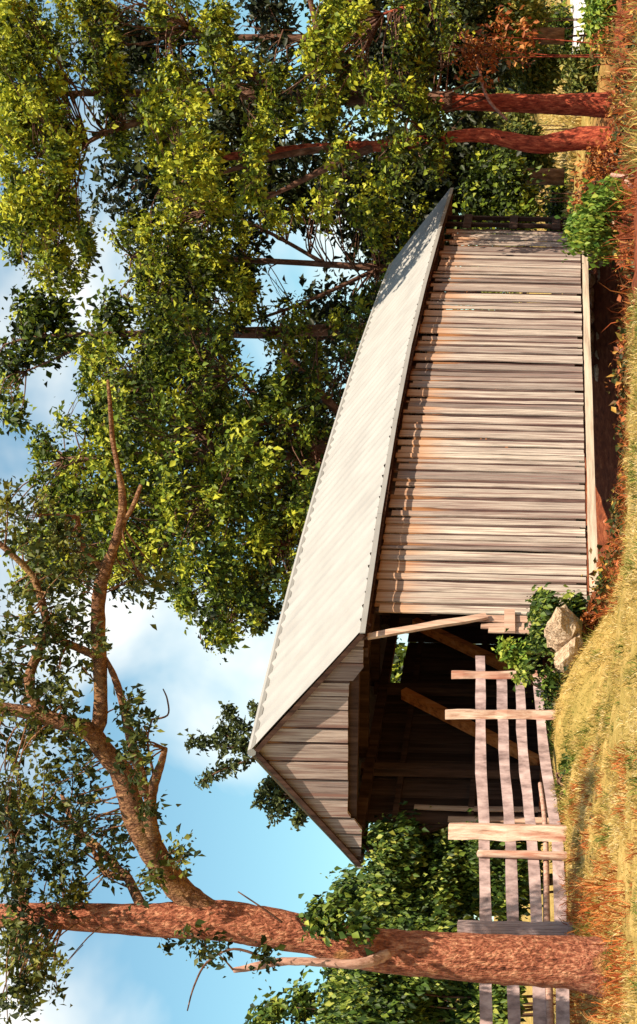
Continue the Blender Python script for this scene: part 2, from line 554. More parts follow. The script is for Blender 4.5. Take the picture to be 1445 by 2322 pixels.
# ------------------------------------------------------------------ covered bridge
L_ROOF, W_R, W_W = 27.9, 2.64, 2.29
Z_R, Z_E, Z_B = 7.09, 5.07, .64
bridge = empty('covered_bridge', (BX, BY, 0), -YAW)
tag(bridge, 'weathered wooden covered bridge with pale corrugated metal roof and open portal', 'covered bridge')


def camb(s):
    x = min(max(s / L_ROOF, 0), 1)
    return .24 * 4 * x * (1 - x)


def z_ridge(s):
    return Z_R + camb(s)


def z_eave(s, side):
    k = 1 - min(max(s / 14, 0), 1)
    return Z_E + camb(s) * .9 + (-.11 if side > 0 else .11) * k


# right side wall: battered old boards, each its own piece
def board_mesh(w, h, th=.028, r=random):
    """upright board, bowed and with a ragged foot; face towards +x"""
    n = 7
    V, Fc = [], []
    amp = r.uniform(-.012, .012); tw = r.uniform(-.012, .012); cup = r.uniform(.0, .012); ph0 = r.uniform(0, 6); ph1 = r.uniform(0, 6)
    for i in range(n + 1):
        z = h * i / n
        bow = amp * math.sin(math.pi * i / n) + (r.uniform(-.004, .004))
        e0 = .010 * math.sin(i * 1.1 + ph0) + r.uniform(-.005, .005); e1 = .010 * math.sin(i * .9 + ph1) + r.uniform(-.005, .005)
        V += [(bow - tw * i / n, -w / 2 + e0, z), (bow + cup, 0, z), (bow + tw * i / n, w / 2 + e1, z),
              (bow - th + tw * i / n, w / 2 + e1, z), (bow - th - tw * i / n, -w / 2 + e0, z)]
    for i in range(n):
        b0 = i * 5
        for k in range(5):
            Fc.append((b0 + k, b0 + (k + 1) % 5, b0 + 5 + (k + 1) % 5, b0 + 5 + k))
    Fc.append((4, 3, 2, 1, 0)); e = n * 5; Fc.append((e, e + 1, e + 2, e + 3, e + 4))
    return mesh(V, Fc)


wall_r = add('side_wall', joined([box_vf(W_W - .12, W_W - .05, 1.5, 25.0, z, z + .12) for z in (1.1, 2.4, 3.7, 4.75)]), M['dark_timber'], bridge)
rb = random.Random(5)
H_B = 4.42
wide = [board_mesh(w, H_B, r=rb) for w in (.14, .19, .24, .30, .38) for _ in range(3)]
wds = [w for w in (.14, .19, .24, .30, .38) for _ in range(3)]
for me in wide:
    me.materials.append(M['board'])
strips = [board_mesh(w, H_B, th=.012, r=rb) for w in (.07, .10, .14, .18) for _ in range(2)]
sws = [w for w in (.07, .10, .14, .18) for _ in range(2)]
for me in strips:
    me.materials.append(M['strip'])
s = 1.42
while s < 24.75:
    j = rb.randrange(len(wide))
    w = wds[j]
    o = add('board', wide[j], None, wall_r, (W_W + rb.choice((.0, .012, .03)) + rb.uniform(-.006, .006), s + w / 2, .86 + rb.uniform(-.012, .012)))
    o.rotation_euler = (rb.uniform(-.008, .008), 0, rb.uniform(-.04, .04))
    top = z_eave(s, 1) - .10
    o.scale = (1, 1, (top - .86 - rb.choice((0, 0, .03, .1)) - (.22 if 23 < s < 24.1 else 0)) / H_B)
    s += w + rb.choice((.002, .006, .012))
    if rb.random() < .78:
        # dark strip where a batten has come away
        j = rb.randrange(len(strips))
        w = sws[j] * (1 if s > 5 else .6)
        o = add('strip', strips[j], None, wall_r, (W_W - .008, s + w / 2, .86 + rb.choice((0, .0, .12, .2))))
        o.rotation_euler = (rb.uniform(-.01, .01), 0, 0)
        o.scale = (1, w / sws[j], (z_eave(s, 1) - .12 - rb.choice((0, 0, .3, .5)) * (s > 4) - o.location.z) / H_B)
        s += w + rb.choice((.002, .006))
# lower boards that reach forward beside the portal
for i, (s0, z0, z1, dt) in enumerate([(1.22, .95, 2.95, .03), (1.0, 1.15, 2.85, .0), (.8, 1.5, 2.7, .03)]):
    me = board_mesh(.2, z1 - z0, r=rb)
    add('portal_board', me, M['brace'], bridge, (W_W + dt, s0, z0))
add('portal_cleat', beam((W_W + .07, .66, 2.3), (W_W + .07, 1.45, 2.33), .05, .2), M['brace'], bridge)
add('portal_cleat', beam((W_W + .07, .7, 1.75), (W_W + .07, 1.3, 1.77), .05, .14), M['brace'], bridge)

# sill along the foot of the wall
add('sill', beam((W_W + .0, 1.2, Z_B + .085), (W_W + .0, 25.3, Z_B + .085), .26, .17, rough=.006, seg=12), M['sill'], bridge)
add('sill', beam((-W_W, 1.2, Z_B + .085), (-W_W, 25.3, Z_B + .085), .26, .17), M['sill'], bridge)
for i in range(9):
    s_ = 2.4 + i * 2.75
    add('floor_beam', beam((-W_W - .3, s_, Z_B + .33), (W_W - .1, s_, Z_B + .33), .25, .3), M['dark_timber'], bridge)

# left side wall, seen from inside: low boards with an open strip under the eaves
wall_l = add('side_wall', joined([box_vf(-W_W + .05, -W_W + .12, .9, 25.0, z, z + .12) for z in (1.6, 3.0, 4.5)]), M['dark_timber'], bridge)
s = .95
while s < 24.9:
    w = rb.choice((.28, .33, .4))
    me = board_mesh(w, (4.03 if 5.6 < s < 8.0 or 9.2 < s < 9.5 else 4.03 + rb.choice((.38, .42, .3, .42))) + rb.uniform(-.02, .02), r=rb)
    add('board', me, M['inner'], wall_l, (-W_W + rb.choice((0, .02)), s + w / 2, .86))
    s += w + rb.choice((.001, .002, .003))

# truss timbers inside both walls
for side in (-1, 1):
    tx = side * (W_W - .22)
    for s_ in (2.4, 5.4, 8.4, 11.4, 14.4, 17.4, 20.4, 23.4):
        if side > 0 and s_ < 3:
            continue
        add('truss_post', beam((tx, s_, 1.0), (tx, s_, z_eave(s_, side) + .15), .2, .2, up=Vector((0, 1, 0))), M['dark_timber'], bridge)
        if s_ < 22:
            add('truss_brace', beam((tx + side * -.02, s_ + .3, 1.7), (tx + side * -.02, s_ + 2.8, 4.75), .16, .24, up=Vector((1, 0, 0))), M['sunlit_timber'], bridge)
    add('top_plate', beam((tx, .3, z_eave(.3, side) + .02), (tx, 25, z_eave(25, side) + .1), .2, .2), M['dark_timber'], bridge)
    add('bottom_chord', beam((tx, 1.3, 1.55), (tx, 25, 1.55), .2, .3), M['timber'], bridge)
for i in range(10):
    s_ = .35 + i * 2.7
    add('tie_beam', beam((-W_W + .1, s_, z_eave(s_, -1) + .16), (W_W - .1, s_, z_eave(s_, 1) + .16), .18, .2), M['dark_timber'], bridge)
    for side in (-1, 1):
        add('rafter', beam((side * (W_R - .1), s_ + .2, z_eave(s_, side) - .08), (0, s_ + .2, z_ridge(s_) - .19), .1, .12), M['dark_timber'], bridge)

# deck planks
pm = [mesh(*box_vf(-W_W + .15, W_W - .15, -w / 2, w / 2, -.05, 0)) for w in (.28, .31)]
for me in pm:
    me.materials.append(M['plank'])
deck = add('deck', joined([box_vf(x - .1, x + .1, .4, 25.2, 1.12, 1.29) for x in (-1.6, -.55, .55, 1.6)]), M['timber'], bridge)
s = .45; k = 0
while s < 25:
    add('plank', pm[k % 2], None, deck, (0, s, 1.35 + rb.uniform(-.006, .006))).rotation_euler.z = rb.uniform(-.006, .006)
    s += .32; k += 1

# roof: sheets of corrugated metal on both slopes
roof = add('roof', mesh(*tube_vf([(Vector((0, L_ROOF * i / 14, z_ridge(L_ROOF * i / 14) + .015)), .085) for i in range(15)], 8, .0)), M['roof'], bridge)
PER, SW = .50, 1.0
NS = int(round((L_ROOF + .1) / SW))
rr_ = random.Random(3)
for side in (1, -1):
    for i in range(NS):
        s0 = i * SW
        nC = 2 * 16 + 1
        rows = 6
        V, Fc = [], []
        lift = .0
        ext = rr_.uniform(-.015, .02)
        for r_ in range(rows + 1):
            f_ = r_ / rows
            for c_ in range(nC):
                ss = s0 + SW * c_ / (nC - 1)
                ze, zr = z_eave(ss, side), z_ridge(ss)
                tt = side * (W_R + ext) * f_
                zz_ = zr + (ze - zr) * f_ * (1 + ext / W_R)
                h = .05 * max(0.0, .5 + .5 * math.cos(2 * math.pi * ss / PER)) ** 5 + lift + .006 * math.sin(ss * 3.1 + r_)
                # normal of the slope
                V.append((tt + side * .6 * h, ss, zz_ + .8 * h + .012))
        for r_ in range(rows):
            for c_ in range(nC - 1):
                a = r_ * nC + c_
                q = (a, a + 1, a + 1 + nC, a + nC)
                Fc.append(q if side < 0 else q[::-1])
        add('roof_sheet', mesh(V, Fc, True), M['roof'], roof)
    # folded drip edge along the eave
    for i in range(6):
        a, b2 = i * 4.67, (i + 1) * 4.67 - .01
        add('drip_edge', beam((side * (W_R + .035), a, z_eave(a, side) - .02), (side * (W_R + .035), b2, z_eave(b2, side) - .02), .02, .10), M['roof'], roof)
    # eave board behind the sheets' edge
    for a, b2 in ((0, 9.3), (9.3, 18.6), (18.6, 27.8)):
        add('eave_board', beam((side * (W_R - .12), a + .05, z_eave(a, side) - .02), (side * (W_R - .12), b2 - .02, z_eave(b2, side) - .02), .035, .13), M['dark_timber'], bridge)

# gables at both ends
def gable(s_at, name):
    g = add(name, beam((-1.9, s_at + .2, z_eave(s_at, -1) + .36), (1.9, s_at + .2, z_eave(s_at, 1) + .36), .1, .16), M['dark_timber'], bridge)
    zr = z_ridge(s_at) - .055
    def top(t_):
        ze = z_eave(s_at, 1 if t_ > 0 else -1)
        return zr + (ze - .02 - zr) * abs(t_) / W_R
    def bot(t_):
        base = z_eave(s_at, -1) + (z_eave(s_at, 1) - z_eave(s_at, -1)) * (t_ + W_R) / (2 * W_R) - .03
        a = abs(t_)
        k = 1 if a < 1.45 else 0 if a > 1.85 else (1.85 - a) / .4
        return base + .27 * k
    t0 = -W_R + .03
    i = 0
    while t0 < W_R - .06:
        w = rb.choice((.27, .32, .36, .40))
        t1 = min(t0 + w, W_R - .03)
        cuts = [t0] + [c for c in (-1.85, -1.45, 0, 1.45, 1.85) if t0 + .01 < c < t1 - .01] + [t1]
        lo = [(c, bot(c) + rb.uniform(-.008, .008)) for c in cuts]
        hi = [(c, max(top(c), bot(c) + .03)) for c in cuts][::-1]
        poly = lo + hi
        dep = rb.uniform(.0, .015); lap = rb.uniform(.0, .04)
        f0, f1 = s_at - dep * 1.0 + .05, s_at + .09
        n = len(poly)
        V = [(p[0], f0 - lap * (t1 - p[0]) / max(t1 - t0, .05), p[1]) for p in poly] + [(p[0], f1, p[1]) for p in poly]
        Fc = [tuple(range(n)), tuple(range(2 * n - 1, n - 1, -1))] + [((j + 1) % n, j, j + n, (j + 1) % n + n) for j in range(n)]
        # local origin at the board's foot so the grain runs along it
        add('gable_board', mesh(V, Fc), M['gable'], g)
        w2 = rb.choice((.03, .05, .07))
        if t1 + w2 < W_R - .1:
            ta_, tb_ = t1 + .003, t1 + w2
            zb_ = max(bot(ta_), bot(tb_)) + .01
            zt_ = min(top(ta_), top(tb_))
            if zt_ > zb_ + .05:
                add('strip', box(ta_, tb_, s_at + .055, s_at + .085, zb_, zt_), M['strip'], g)
        t0 = t1 + w2 + .003
        i += 1
    for side in (-1, 1):
        add('rake_board', beam((0, s_at - .07, zr + .0), (side * W_R, s_at - .07, z_eave(s_at, side) - .03), .05, .09), M['dark_timber'], g)


gable(.10, 'gable')
gable(L_ROOF - .15, 'gable')

# braces that carry the overhanging portal roof
add('portal_brace', beam((2.42, .28, 4.9), (2.38, 1.18, 2.75), .05, .17, up=Vector((0, 1, 0)), rough=.012, seg=5), M['brace'], bridge)
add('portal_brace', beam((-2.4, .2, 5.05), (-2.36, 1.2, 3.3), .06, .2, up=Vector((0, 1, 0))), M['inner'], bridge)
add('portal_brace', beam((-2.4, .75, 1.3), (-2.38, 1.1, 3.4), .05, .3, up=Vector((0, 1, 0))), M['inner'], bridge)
for s_, z1 in ((.62, 3.1), (.95, 3.5), (1.3, 4.2)):
    add('portal_board', board_mesh(.16, z1 - 1.2, r=rb), M['brace'], bridge, (-W_W + .12, s_, 1.2))
# far portal: post and rails beyond the end of the boards
for s_ in (25.35, 26.05):
    add('portal_post', beam((W_W, s_, .7), (W_W, s_, z_eave(s_, 1) + .1), .12, .14, up=Vector((0, 1, 0))), M['inner'], bridge)
    add('portal_post', beam((-W_W, s_, .7), (-W_W, s_, z_eave(s_, -1) + .1), .12, .14, up=Vector((0, 1, 0))), M['inner'], bridge)
for z in (1.6, 2.95, 4.4):
    add('portal_rail', beam((W_W + .08, 24.8, z), (W_W + .08, 26.1, z), .05, .26), M['inner'], bridge)

# ------------------------------------------------------------------ stones
def rock(name, c, r, seed, label, cat='boulder', parent=None):
    import bmesh
    q = random.Random(seed)
    bm = bmesh.new()
    bmesh.ops.create_icosphere(bm, subdivisions=3, radius=1)
    offs = [(Vector((q.uniform(-1, 1), q.uniform(-1, 1), q.uniform(-1, 1))).normalized(), q.uniform(.45, .85)) for _ in range(13)]
    for v in bm.verts:
        d = v.co.normalized()
        k = 1.0
        for nrm, dist in offs:
            e = d.dot(nrm)
            if e > 0:
                k = min(k, dist / max(e, .01))
        k *= 1 + .07 * math.sin(d.x * 7 + seed) * math.sin(d.y * 8 + d.z * 5) + q.uniform(-.035, .035)
        v.co = Vector((d.x * r[0] * k, d.y * r[1] * k, d.z * r[2] * k))
    me = bpy.data.meshes.new('m'); bm.to_mesh(me); bm.free()
    me.polygons.foreach_set('use_smooth', [False] * len(me.polygons))
    o = add(name, me, M['stone'], parent, c)
    o.rotation_euler.z = q.uniform(0, 3)
    if label:
        tag(o, label, cat)
    return o


p = at(893, 1272, 28.3); rock('boulder', p, (.62, .45, .36), 4, 'large tan boulder framed by ivy at the near corner of the bridge')
p = at(828, 1290, 28.1); rock('boulder', p, (.5, .42, .36), 9, 'rounded tan boulder at the right end of the fence')
p = at(795, 1325, 27.6); rock('boulder', p, (.6, .4, .26), 12, 'low cracked ledge of stone below the two boulders')
abut = empty('stone_abutment', tuple(BW(0, 1.4, 0)), -YAW)
tag(abut, 'rough stone footing under the near end of the bridge', 'abutment')
q = random.Random(8)
for lev in range(3):
    for i in range(9):
        rock('stone', (-2.5 + i * .62 + q.uniform(-.05, .05), q.uniform(-.08, .08), .46 - lev * .36), (.34, .42, .2), 30 + lev * 9 + i, None, parent=abut)
abut2 = empty('stone_abutment', tuple(BW(0, 25.3, 0)), -YAW)
tag(abut2, 'rough stone footing under the far end of the bridge', 'abutment')
for lev in range(3):
    for i in range(9):
        rock('stone', (-2.5 + i * .62 + q.uniform(-.05, .05), q.uniform(-.08, .08), .46 - lev * .36), (.34, .42, .2), 70 + lev * 9 + i, None, parent=abut2)

# ------------------------------------------------------------------ rail fence
fence = empty('rail_fence', tuple(at(440, 1300, 22.6)))
tag(fence, 'grey plank rail fence with rough posts in front of the portal', 'fence')
FO = fence.location.copy()


def fy(U):      # distance of the fence line as a function of the photo column
    return 21.0 + 8.3 * (max(U, -60) / 822.0) ** 1.15 if U > 0 else 21.0 + U * .008


def fpt(U, V, dy=0):
    return at(U, V, fy(U) + dy) - FO


# rails as (U,V) runs; width in photo pixels
rails = [([(835, 1089), (620, 1090), (440, 1098), (230, 1102), (-40, 1102)], [22, 24, 25, 27, 28]),
         ([(795, 1138), (620, 1143), (440, 1156), (230, 1163), (-40, 1166)], [22, 24, 25, 27, 29]),
         ([(798, 1178), (620, 1186), (440, 1205), (230, 1217), (-40, 1226)], [20, 23, 25, 27, 29]),
         ([(790, 1218), (620, 1233), (440, 1262), (230, 1272), (-40, 1277)], [20, 23, 26, 29, 31])]
for pts, ws in rails:
    # two planks per course, lapped at a post
    for (a, b2) in ((0, 2), (2, 4)):
        seq = list(zip(pts, ws))[a:b2 + 1]
        V, Fc = [], []
        P = []
        for (uv, w) in seq:
            P.append((fpt(uv[0], uv[1], .0 + (.02 if a else 0)), px(w, fy(uv[0]))))
        Q = catmull(P, 4)
        for i, (c, w) in enumerate(Q):
            c = c + Vector((0, random.uniform(-.01, .01), random.uniform(-.008, .008)))
            w = w * random.uniform(.92, 1.08)
            for (yy_, zz_) in ((-.02, -.5), (-.02, .5), (.02, .5), (.02, -.5)):
                V.append(c + Vector((0, yy_, zz_ * w)))
        n = len(Q)
        for i in range(n - 1):
            for k in range(4):
                Fc.append((i * 4 + k, i * 4 + (k + 1) % 4, i * 4 + 4 + (k + 1) % 4, i * 4 + 4 + k))
        Fc += [(3, 2, 1, 0), tuple(n * 4 - 4 + k for k in range(4))]
        add('rail', mesh(V, Fc), M['rail'], fence)
add('pole_rail', tube([(fpt(545, 1225, .1), .035), (fpt(440, 1237, .1), .04), (fpt(230, 1240, .1), .05), (fpt(40, 1246, .1), .055), (fpt(-40, 1248, .1), .055)], 8, .05), M['dead'], fence)
for (ut, vt, ub, vb, w, d, rnd, dy) in [(792, 1024, 792, 1262, 17, .1, 0, -.09), (702, 1010, 702, 1262, 20, .12, 0, -.1), (438, 1018, 431, 1315, 33, .17, 0, -.13), (386, 1084, 380, 1345, 19, .1, 1, -.12), (217, 1038, 211, 1345, 31, .16, 0, -.12)]:
    p0, p1 = fpt(ub, vb, dy), fpt(ut, vt, dy)
    wm = px(w, fy(ut))
    if rnd:
        me = tube([(p0, wm * .55), (p0.lerp(p1, .5), wm * .52), (p1, wm * .42)], 9, .08)
    else:
        me = beam(p0, p1, wm, d, up=Vector((0, 1, 0)), rough=.012, seg=9)
    add('post', me, M['rail'] if ut == 217 else M['post'], fence)


# ------------------------------------------------------------------ foliage
def norm(v):
    return v / np.maximum(np.linalg.norm(v, axis=1, keepdims=True), 1e-9)


def leaf_mesh(c, size, axis, nrm, val, width=.54, fold=.18):
    N = len(c)
    gw = np.random.default_rng(N)
    width = (width * (.6 + .8 * gw.random(N)))[:, None]
    fold = (fold * (.2 + 1.8 * gw.random(N)))[:, None]
    mid = (.3 + .3 * gw.random(N))[:, None]
    axis = norm(axis)
    side = norm(np.cross(axis, nrm))
    up = np.cross(side, axis)
    s = size[:, None]
    v = np.empty((N, 4, 3), np.float32)
    v[:, 0] = c
    v[:, 1] = c + axis * s * mid + side * s * width * .5 + up * s * fold
    v[:, 2] = c + axis * s
    v[:, 3] = c + axis * s * mid - side * s * width * .5 + up * s * fold
    me = bpy.data.meshes.new('leaves')
    me.vertices.add(N * 4)
    me.vertices.foreach_set('co', v.ravel())
    base = (np.arange(N) * 4)[:, None]
    tri = np.concatenate([base + [[0, 1, 2]], base + [[0, 2, 3]]], 1).astype(np.int32).ravel()
    me.loops.add(N * 6)
    me.loops.foreach_set('vertex_index', tri)
    me.polygons.add(N * 2)
    me.polygons.foreach_set('loop_start', np.arange(N * 2, dtype=np.int32) * 3)
    me.polygons.foreach_set('loop_total', np.full(N * 2, 3, np.int32))
    me.update()
    a = me.attributes.new('val', 'FLOAT', 'FACE')
    a.data.foreach_set('value', np.repeat(np.clip(val, 0, 1), 2).astype(np.float32))
    return me


def clump_leaves(clumps, per=11, lsize=.2, spread=.36, shell=.55, droop=.35, dens=1.0, seed=1, bright=0.0, jitter=.35):
    """clumps: (centre Vector, (rx, ry, rz), weight[, tone]) -> leaf arrays"""
    g = np.random.default_rng(seed)
    Cc, S, Ax, Nr, Vl = [], [], [], [], []
    for cl in clumps:
        c, r, w = cl[0], np.array(cl[1]), cl[2]
        tone = cl[3] if len(cl) > 3 else 0.0
        n = max(int(w * dens), 3)
        d = norm(g.normal(size=(n, 3)))
        rad = (shell + (1 - shell) * g.random(n)) ** .7 * np.where(g.random(n) < .16, 1.22, 1.0)
        rad = np.where(g.random(n) < .25, g.random(n) * .8, rad)
        a = np.array(c) + d * rad[:, None] * r
        tw = g.normal(0, .24, n) + tone
        # twigs
        m_ = g.poisson(per, n) + 2
        tot = m_.sum()
        ix = np.repeat(np.arange(n), m_)
        off = g.normal(0, 1, (tot, 3)) * np.array([1, 1, .75]) * spread * (.6 + .8 * g.random(n))[ix][:, None]
        pos = a[ix] + off
        out = norm(d[ix] * .6 + g.normal(0, .55, (tot, 3)))
        ax = out + np.array([0, 0, -droop]) * (1 + g.random((tot, 1)))
        nr = norm(g.normal(0, .62, (tot, 3)) + np.array([.4, -.6, .62]))
        Cc.append(pos); Ax.append(ax); Nr.append(nr)
        S.append(lsize * (.4 + 1.3 * g.random(tot) ** 1.5))
        Vl.append(.42 + bright + tw[ix] + g.normal(0, jitter * .5, tot))
    Cc = np.concatenate(Cc); S = np.concatenate(S); Ax = np.concatenate(Ax); Nr = np.concatenate(Nr); Vl = np.concatenate(Vl)
    return Cc, S, Ax, Nr, Vl


def foliage(name, clumps, mat, parent, **kw):
    a = clump_leaves(clumps, **kw)
    me = leaf_mesh(*a)
    o = add(name, me, mat, parent)
    tag(o, kind='stuff')
    return o


def cl(U, V, y, ru, rv, w, tone=0.0, ry=None, O=Vector((0, 0, 0))):
    ry = ry if ry else px((ru + rv) * .45, y)
    return (at(U, V, y) - O, (px(ru, y), ry, px(rv, y)), w, tone)


def subclumps(U, V, y, ru, rv, n, w, seed, tone=0.0, depth=2.5, rmin=.22, rmax=.4, O=Vector((0, 0, 0))):
    """break a broad mass into uneven clumps"""
    g = random.Random(seed)
    out = []
    for _ in range(n):
        while True:
            a, b = g.uniform(-1, 1), g.uniform(-1, 1)
            if a * a + b * b < 1:
                break
        k = g.uniform(rmin, rmax)
        m = (ru + rv) / 2
        out.append(cl(U + a * ru * .82, V + b * rv * .82, y + g.uniform(-depth, depth), k * m * g.uniform(.9, 1.5), k * m * g.uniform(.6, 1.0), int(w * k * k * 9), tone + g.uniform(-.2, .2), O=O))
    return out


LIMBS = {}


def twigs(CL, parent, mat, r0=.03, seed=1, sag=.12):
    g = random.Random(seed)
    pts = LIMBS[parent.name]
    vf = []
    for c in CL:
        tip = c[0] + Vector((g.uniform(-.6, .6) * c[1][0], g.uniform(-.6, .6) * c[1][1], g.uniform(-.2, .7) * c[1][2]))
        low = [p for p in pts if p.z < tip.z + .3] or pts
        b = min(low, key=lambda p: (p - tip).length)
        d = (tip - b).length
        j = Vector((g.uniform(-1, 1), g.uniform(-1, 1), g.uniform(-.3, 1))) * d * sag
        vf.append(tube_vf(catmull([(b, r0), (b.lerp(tip, .45) + j, r0 * .65), (tip, r0 * .2)], 3), 4, .1, g))
        for _ in range(2):
            t2 = c[0] + Vector((g.uniform(-1, 1) * c[1][0], g.uniform(-1, 1) * c[1][1], g.uniform(-1, 1) * c[1][2])) * .95
            b2 = b.lerp(tip, g.uniform(.5, .9)) + j * .5
            vf.append(tube_vf([(b2, r0 * .4), (b2.lerp(t2, .5) + j * .2, r0 * .3), (t2, r0 * .12)], 3, .1, g))
    tag(add('twigs', joined(vf, True), mat, parent), kind='stuff')


def limb(name, pts, parent, mat, O, sides=9, bump=.07):
    P = [(at(u, v, y) - O, px(r, y)) for (u, v, y, r) in pts]
    LIMBS.setdefault(parent.name, []).extend([p for p, _ in catmull(P, 3)])
    return add(name, tube(P, sides, bump, 5), mat, parent)


# ---- foreground tree on the left
O = at(131, 1365, 20.0); O.z = gz(O.x, O.y) - .05
tl = empty('shade_tree', tuple(O))
tag(tl, 'large red barked tree leaning over the fence with a long limb', 'tree')
limb('trunk', [(125, 1405, 20, 80), (130, 1365, 20, 66), (137, 1300, 20, 59), (143, 1215, 20, 57), (150, 1100, 20, 54), (158, 970, 20, 51), (167, 850, 20, 48), (190, 760, 20, 44), (205, 690, 20, 43), (220, 590, 20, 45), (234, 500, 20, 46), (237, 400, 20, 41), (237, 300, 20, 35), (243, 150, 20.1, 30), (246, 50, 20.2, 28), (246, -120, 20.4, 25)], tl, M['bark_red'], O, 20, .05)
limb('limb', [(232, 540, 20, 24.6), (258, 470, 20, 29.5), (300, 412, 20, 30.3), (360, 365, 19.9, 29.5), (430, 325, 19.8, 28.7), (500, 300, 19.7, 27.9), (570, 275, 19.6, 25.4), (620, 235, 19.5, 23), (665, 200, 19.4, 20.5), (690, 120, 19.3, 17.2), (710, 40, 19.2, 14.8), (720, -40, 19.2, 13.1)], tl, M['bark_limb'], O, 13, .09)
limb('limb', [(655, 210, 19.5, 18), (700, 228, 19.4, 16.4), (800, 228, 19.3, 15.6), (900, 222, 19.2, 16.4), (980, 225, 19.2, 15.6), (1030, 240, 19.1, 13.9), (1080, 258, 19.1, 10.7), (1140, 275, 19, 10.7), (1210, 277, 19, 8.2), (1260, 268, 18.9, 5.7), (1330, 255, 18.9, 5.7), (1400, 250, 18.8, 4.9), (1460, 245, 18.8, 3.3)], tl, M['bark_limb'], O, 10, .12)
limb('limb', [(690, 125, 19.3, 13.1), (730, 80, 19.3, 12.3), (790, 68, 19.2, 11.5), (850, 90, 19.2, 10.7), (900, 105, 19.1, 9.8), (960, 95, 19, 9), (1020, 70, 19, 7.4), (1080, 10, 18.9, 6.6), (1110, -30, 18.9, 5.7)], tl, M['bark_limb'], O, 9, .12)
limb('limb', [(905, 105, 19.1, 9), (870, 140, 19.1, 9), (850, 185, 19.2, 9.8), (835, 215, 19.2, 9.8)], tl, M['bark_limb'], O, 8, .1)
limb('limb', [(1030, 238, 19.1, 8.2), (1060, 200, 19.1, 8.2), (1090, 185, 19.1, 7.4), (1150, 175, 19, 5.7)], tl, M['bark_limb'], O, 8, .1)
limb('limb', [(1135, 275, 19, 6.6), (1170, 300, 19, 5.7), (1222, 320, 19, 4.1)], tl, M['bark_limb'], O, 7, .1)
limb('limb', [(420, 350, 19.8, 18), (470, 340, 19.6, 15.6), (530, 345, 19.5, 13.1), (590, 365, 19.4, 9), (625, 375, 19.3, 5.7)], tl, M['bark_limb'], O, 9, .1)
limb('limb', [(520, 330, 19.5, 13.1), (600, 310, 19.4, 12.3), (680, 290, 19.4, 10.7), (740, 275, 19.3, 9), (790, 258, 19.3, 7.4), (830, 240, 19.3, 4.9)], tl, M['bark_limb'], O, 8, .12)
limb('limb', [(250, 330, 20, 13.1), (330, 290, 20.6, 9.8), (350, 270, 21, 9), (400, 225, 21.2, 8.2), (450, 170, 21.5, 6.6), (520, 140, 21.8, 4.1)], tl, M['bark_limb'], O, 8, .1)
limb('limb', [(330, 292, 20.6, 8.2), (345, 240, 20.7, 7.4), (420, 190, 21, 4.9), (500, 60, 21, 3.3)], tl, M['bark_limb'], O, 7, .1)
limb('limb', [(245, 60, 20.2, 11.5), (330, 40, 20.5, 7.4), (430, 25, 20.7, 5.7), (520, 10, 21, 4.1)], tl, M['bark_limb'], O, 7, .1)
limb('dead_branch', [(160, 880, 19.8, 14), (146, 850, 19.7, 13), (136, 800, 19.6, 11), (140, 720, 19.6, 10), (141, 640, 19.6, 9), (131, 580, 19.6, 9), (122, 530, 19.6, 6)], tl, M['dead'], O, 9, .12)
tw_l = []
for pts in ([(150, 600, 4), (170, 530, 3), (140, 470, 2.6), (85, 440, 2.2), (30, 425, 1.6)], [(690, 340, 3), (700, 380, 2), (735, 380, 2), (760, 370, 1.4)], [(560, 350, 4), (640, 335, 2.5), (690, 345, 2)], [(230, 640, 3), (260, 600, 2), (300, 540, 1.5)]):
    tw_l.append(tube_vf(catmull([(at(u, v, 19.6) - O, px(r, 19.6)) for u, v, r in pts], 5), 5, .05))
g = random.Random(21)
tw_mesh = joined(tw_l, True)
tag(add('twigs', tw_mesh, M['bark_far'], tl), kind='stuff')
CL = []
for (U, V, ru, rv, n, w, sd, y) in [
        (960, 130, 110, 70, 10, 60, 1, 19.2), (1060, 120, 90, 90, 9, 55, 2, 19), (1000, 330, 60, 50, 5, 40, 3, 19.2),
        (820, 130, 120, 80, 9, 60, 4, 19.3), (760, 30, 160, 50, 10, 60, 5, 19.3), (640, 120, 90, 90, 8, 60, 6, 19.6), (560, 60, 120, 80, 10, 70, 7, 20),
        (690, 290, 60, 60, 5, 45, 8, 19.4), (600, 320, 50, 60, 5, 45, 9, 19.4), (520, 190, 90, 70, 9, 65, 10, 20.2), (440, 110, 110, 100, 12, 75, 11, 20.5),
        (400, 250, 80, 50, 6, 45, 12, 20.8), (330, 130, 80, 80, 9, 70, 13, 20.4), (270, 60, 90, 90, 10, 90, 14, 20), (170, 60, 90, 70, 9, 80, 15, 19.8),
        (100, 90, 70, 60, 6, 55, 16, 19.6), (60, 30, 70, 45, 5, 60, 17, 19.6), (430, 20, 130, 40, 8, 60, 18, 20.5), (330, 330, 30, 40, 3, 30, 19, 20.2), (370, 400, 30, 30, 3, 30, 20, 19.8),
        (1140, 40, 100, 60, 8, 60, 21, 18.9), (910, 40, 90, 50, 6, 50, 22, 19), (165, 490, 25, 30, 3, 22, 23, 19.8), (190, 400, 18, 50, 3, 22, 24, 19.8), (150, 590, 18, 20, 2, 18, 25, 19.7), (845, 205, 40, 30, 3, 40, 26, 19.1), (480, 330, 40, 25, 3, 25, 27, 19.6)]:
    CL += subclumps(U, V, y, ru, rv, int(n * 1.5), w * .075, sd, depth=.9, rmin=.14, rmax=.34, O=O, tone=.3 if sd == 26 else g.uniform(-.15, .2))
twigs(CL, tl, M['bark_limb'], .014, 3)
foliage('foliage', CL, M['leaf_l'], tl, per=11, lsize=.085, spread=.08, shell=.2, droop=.3, seed=5)

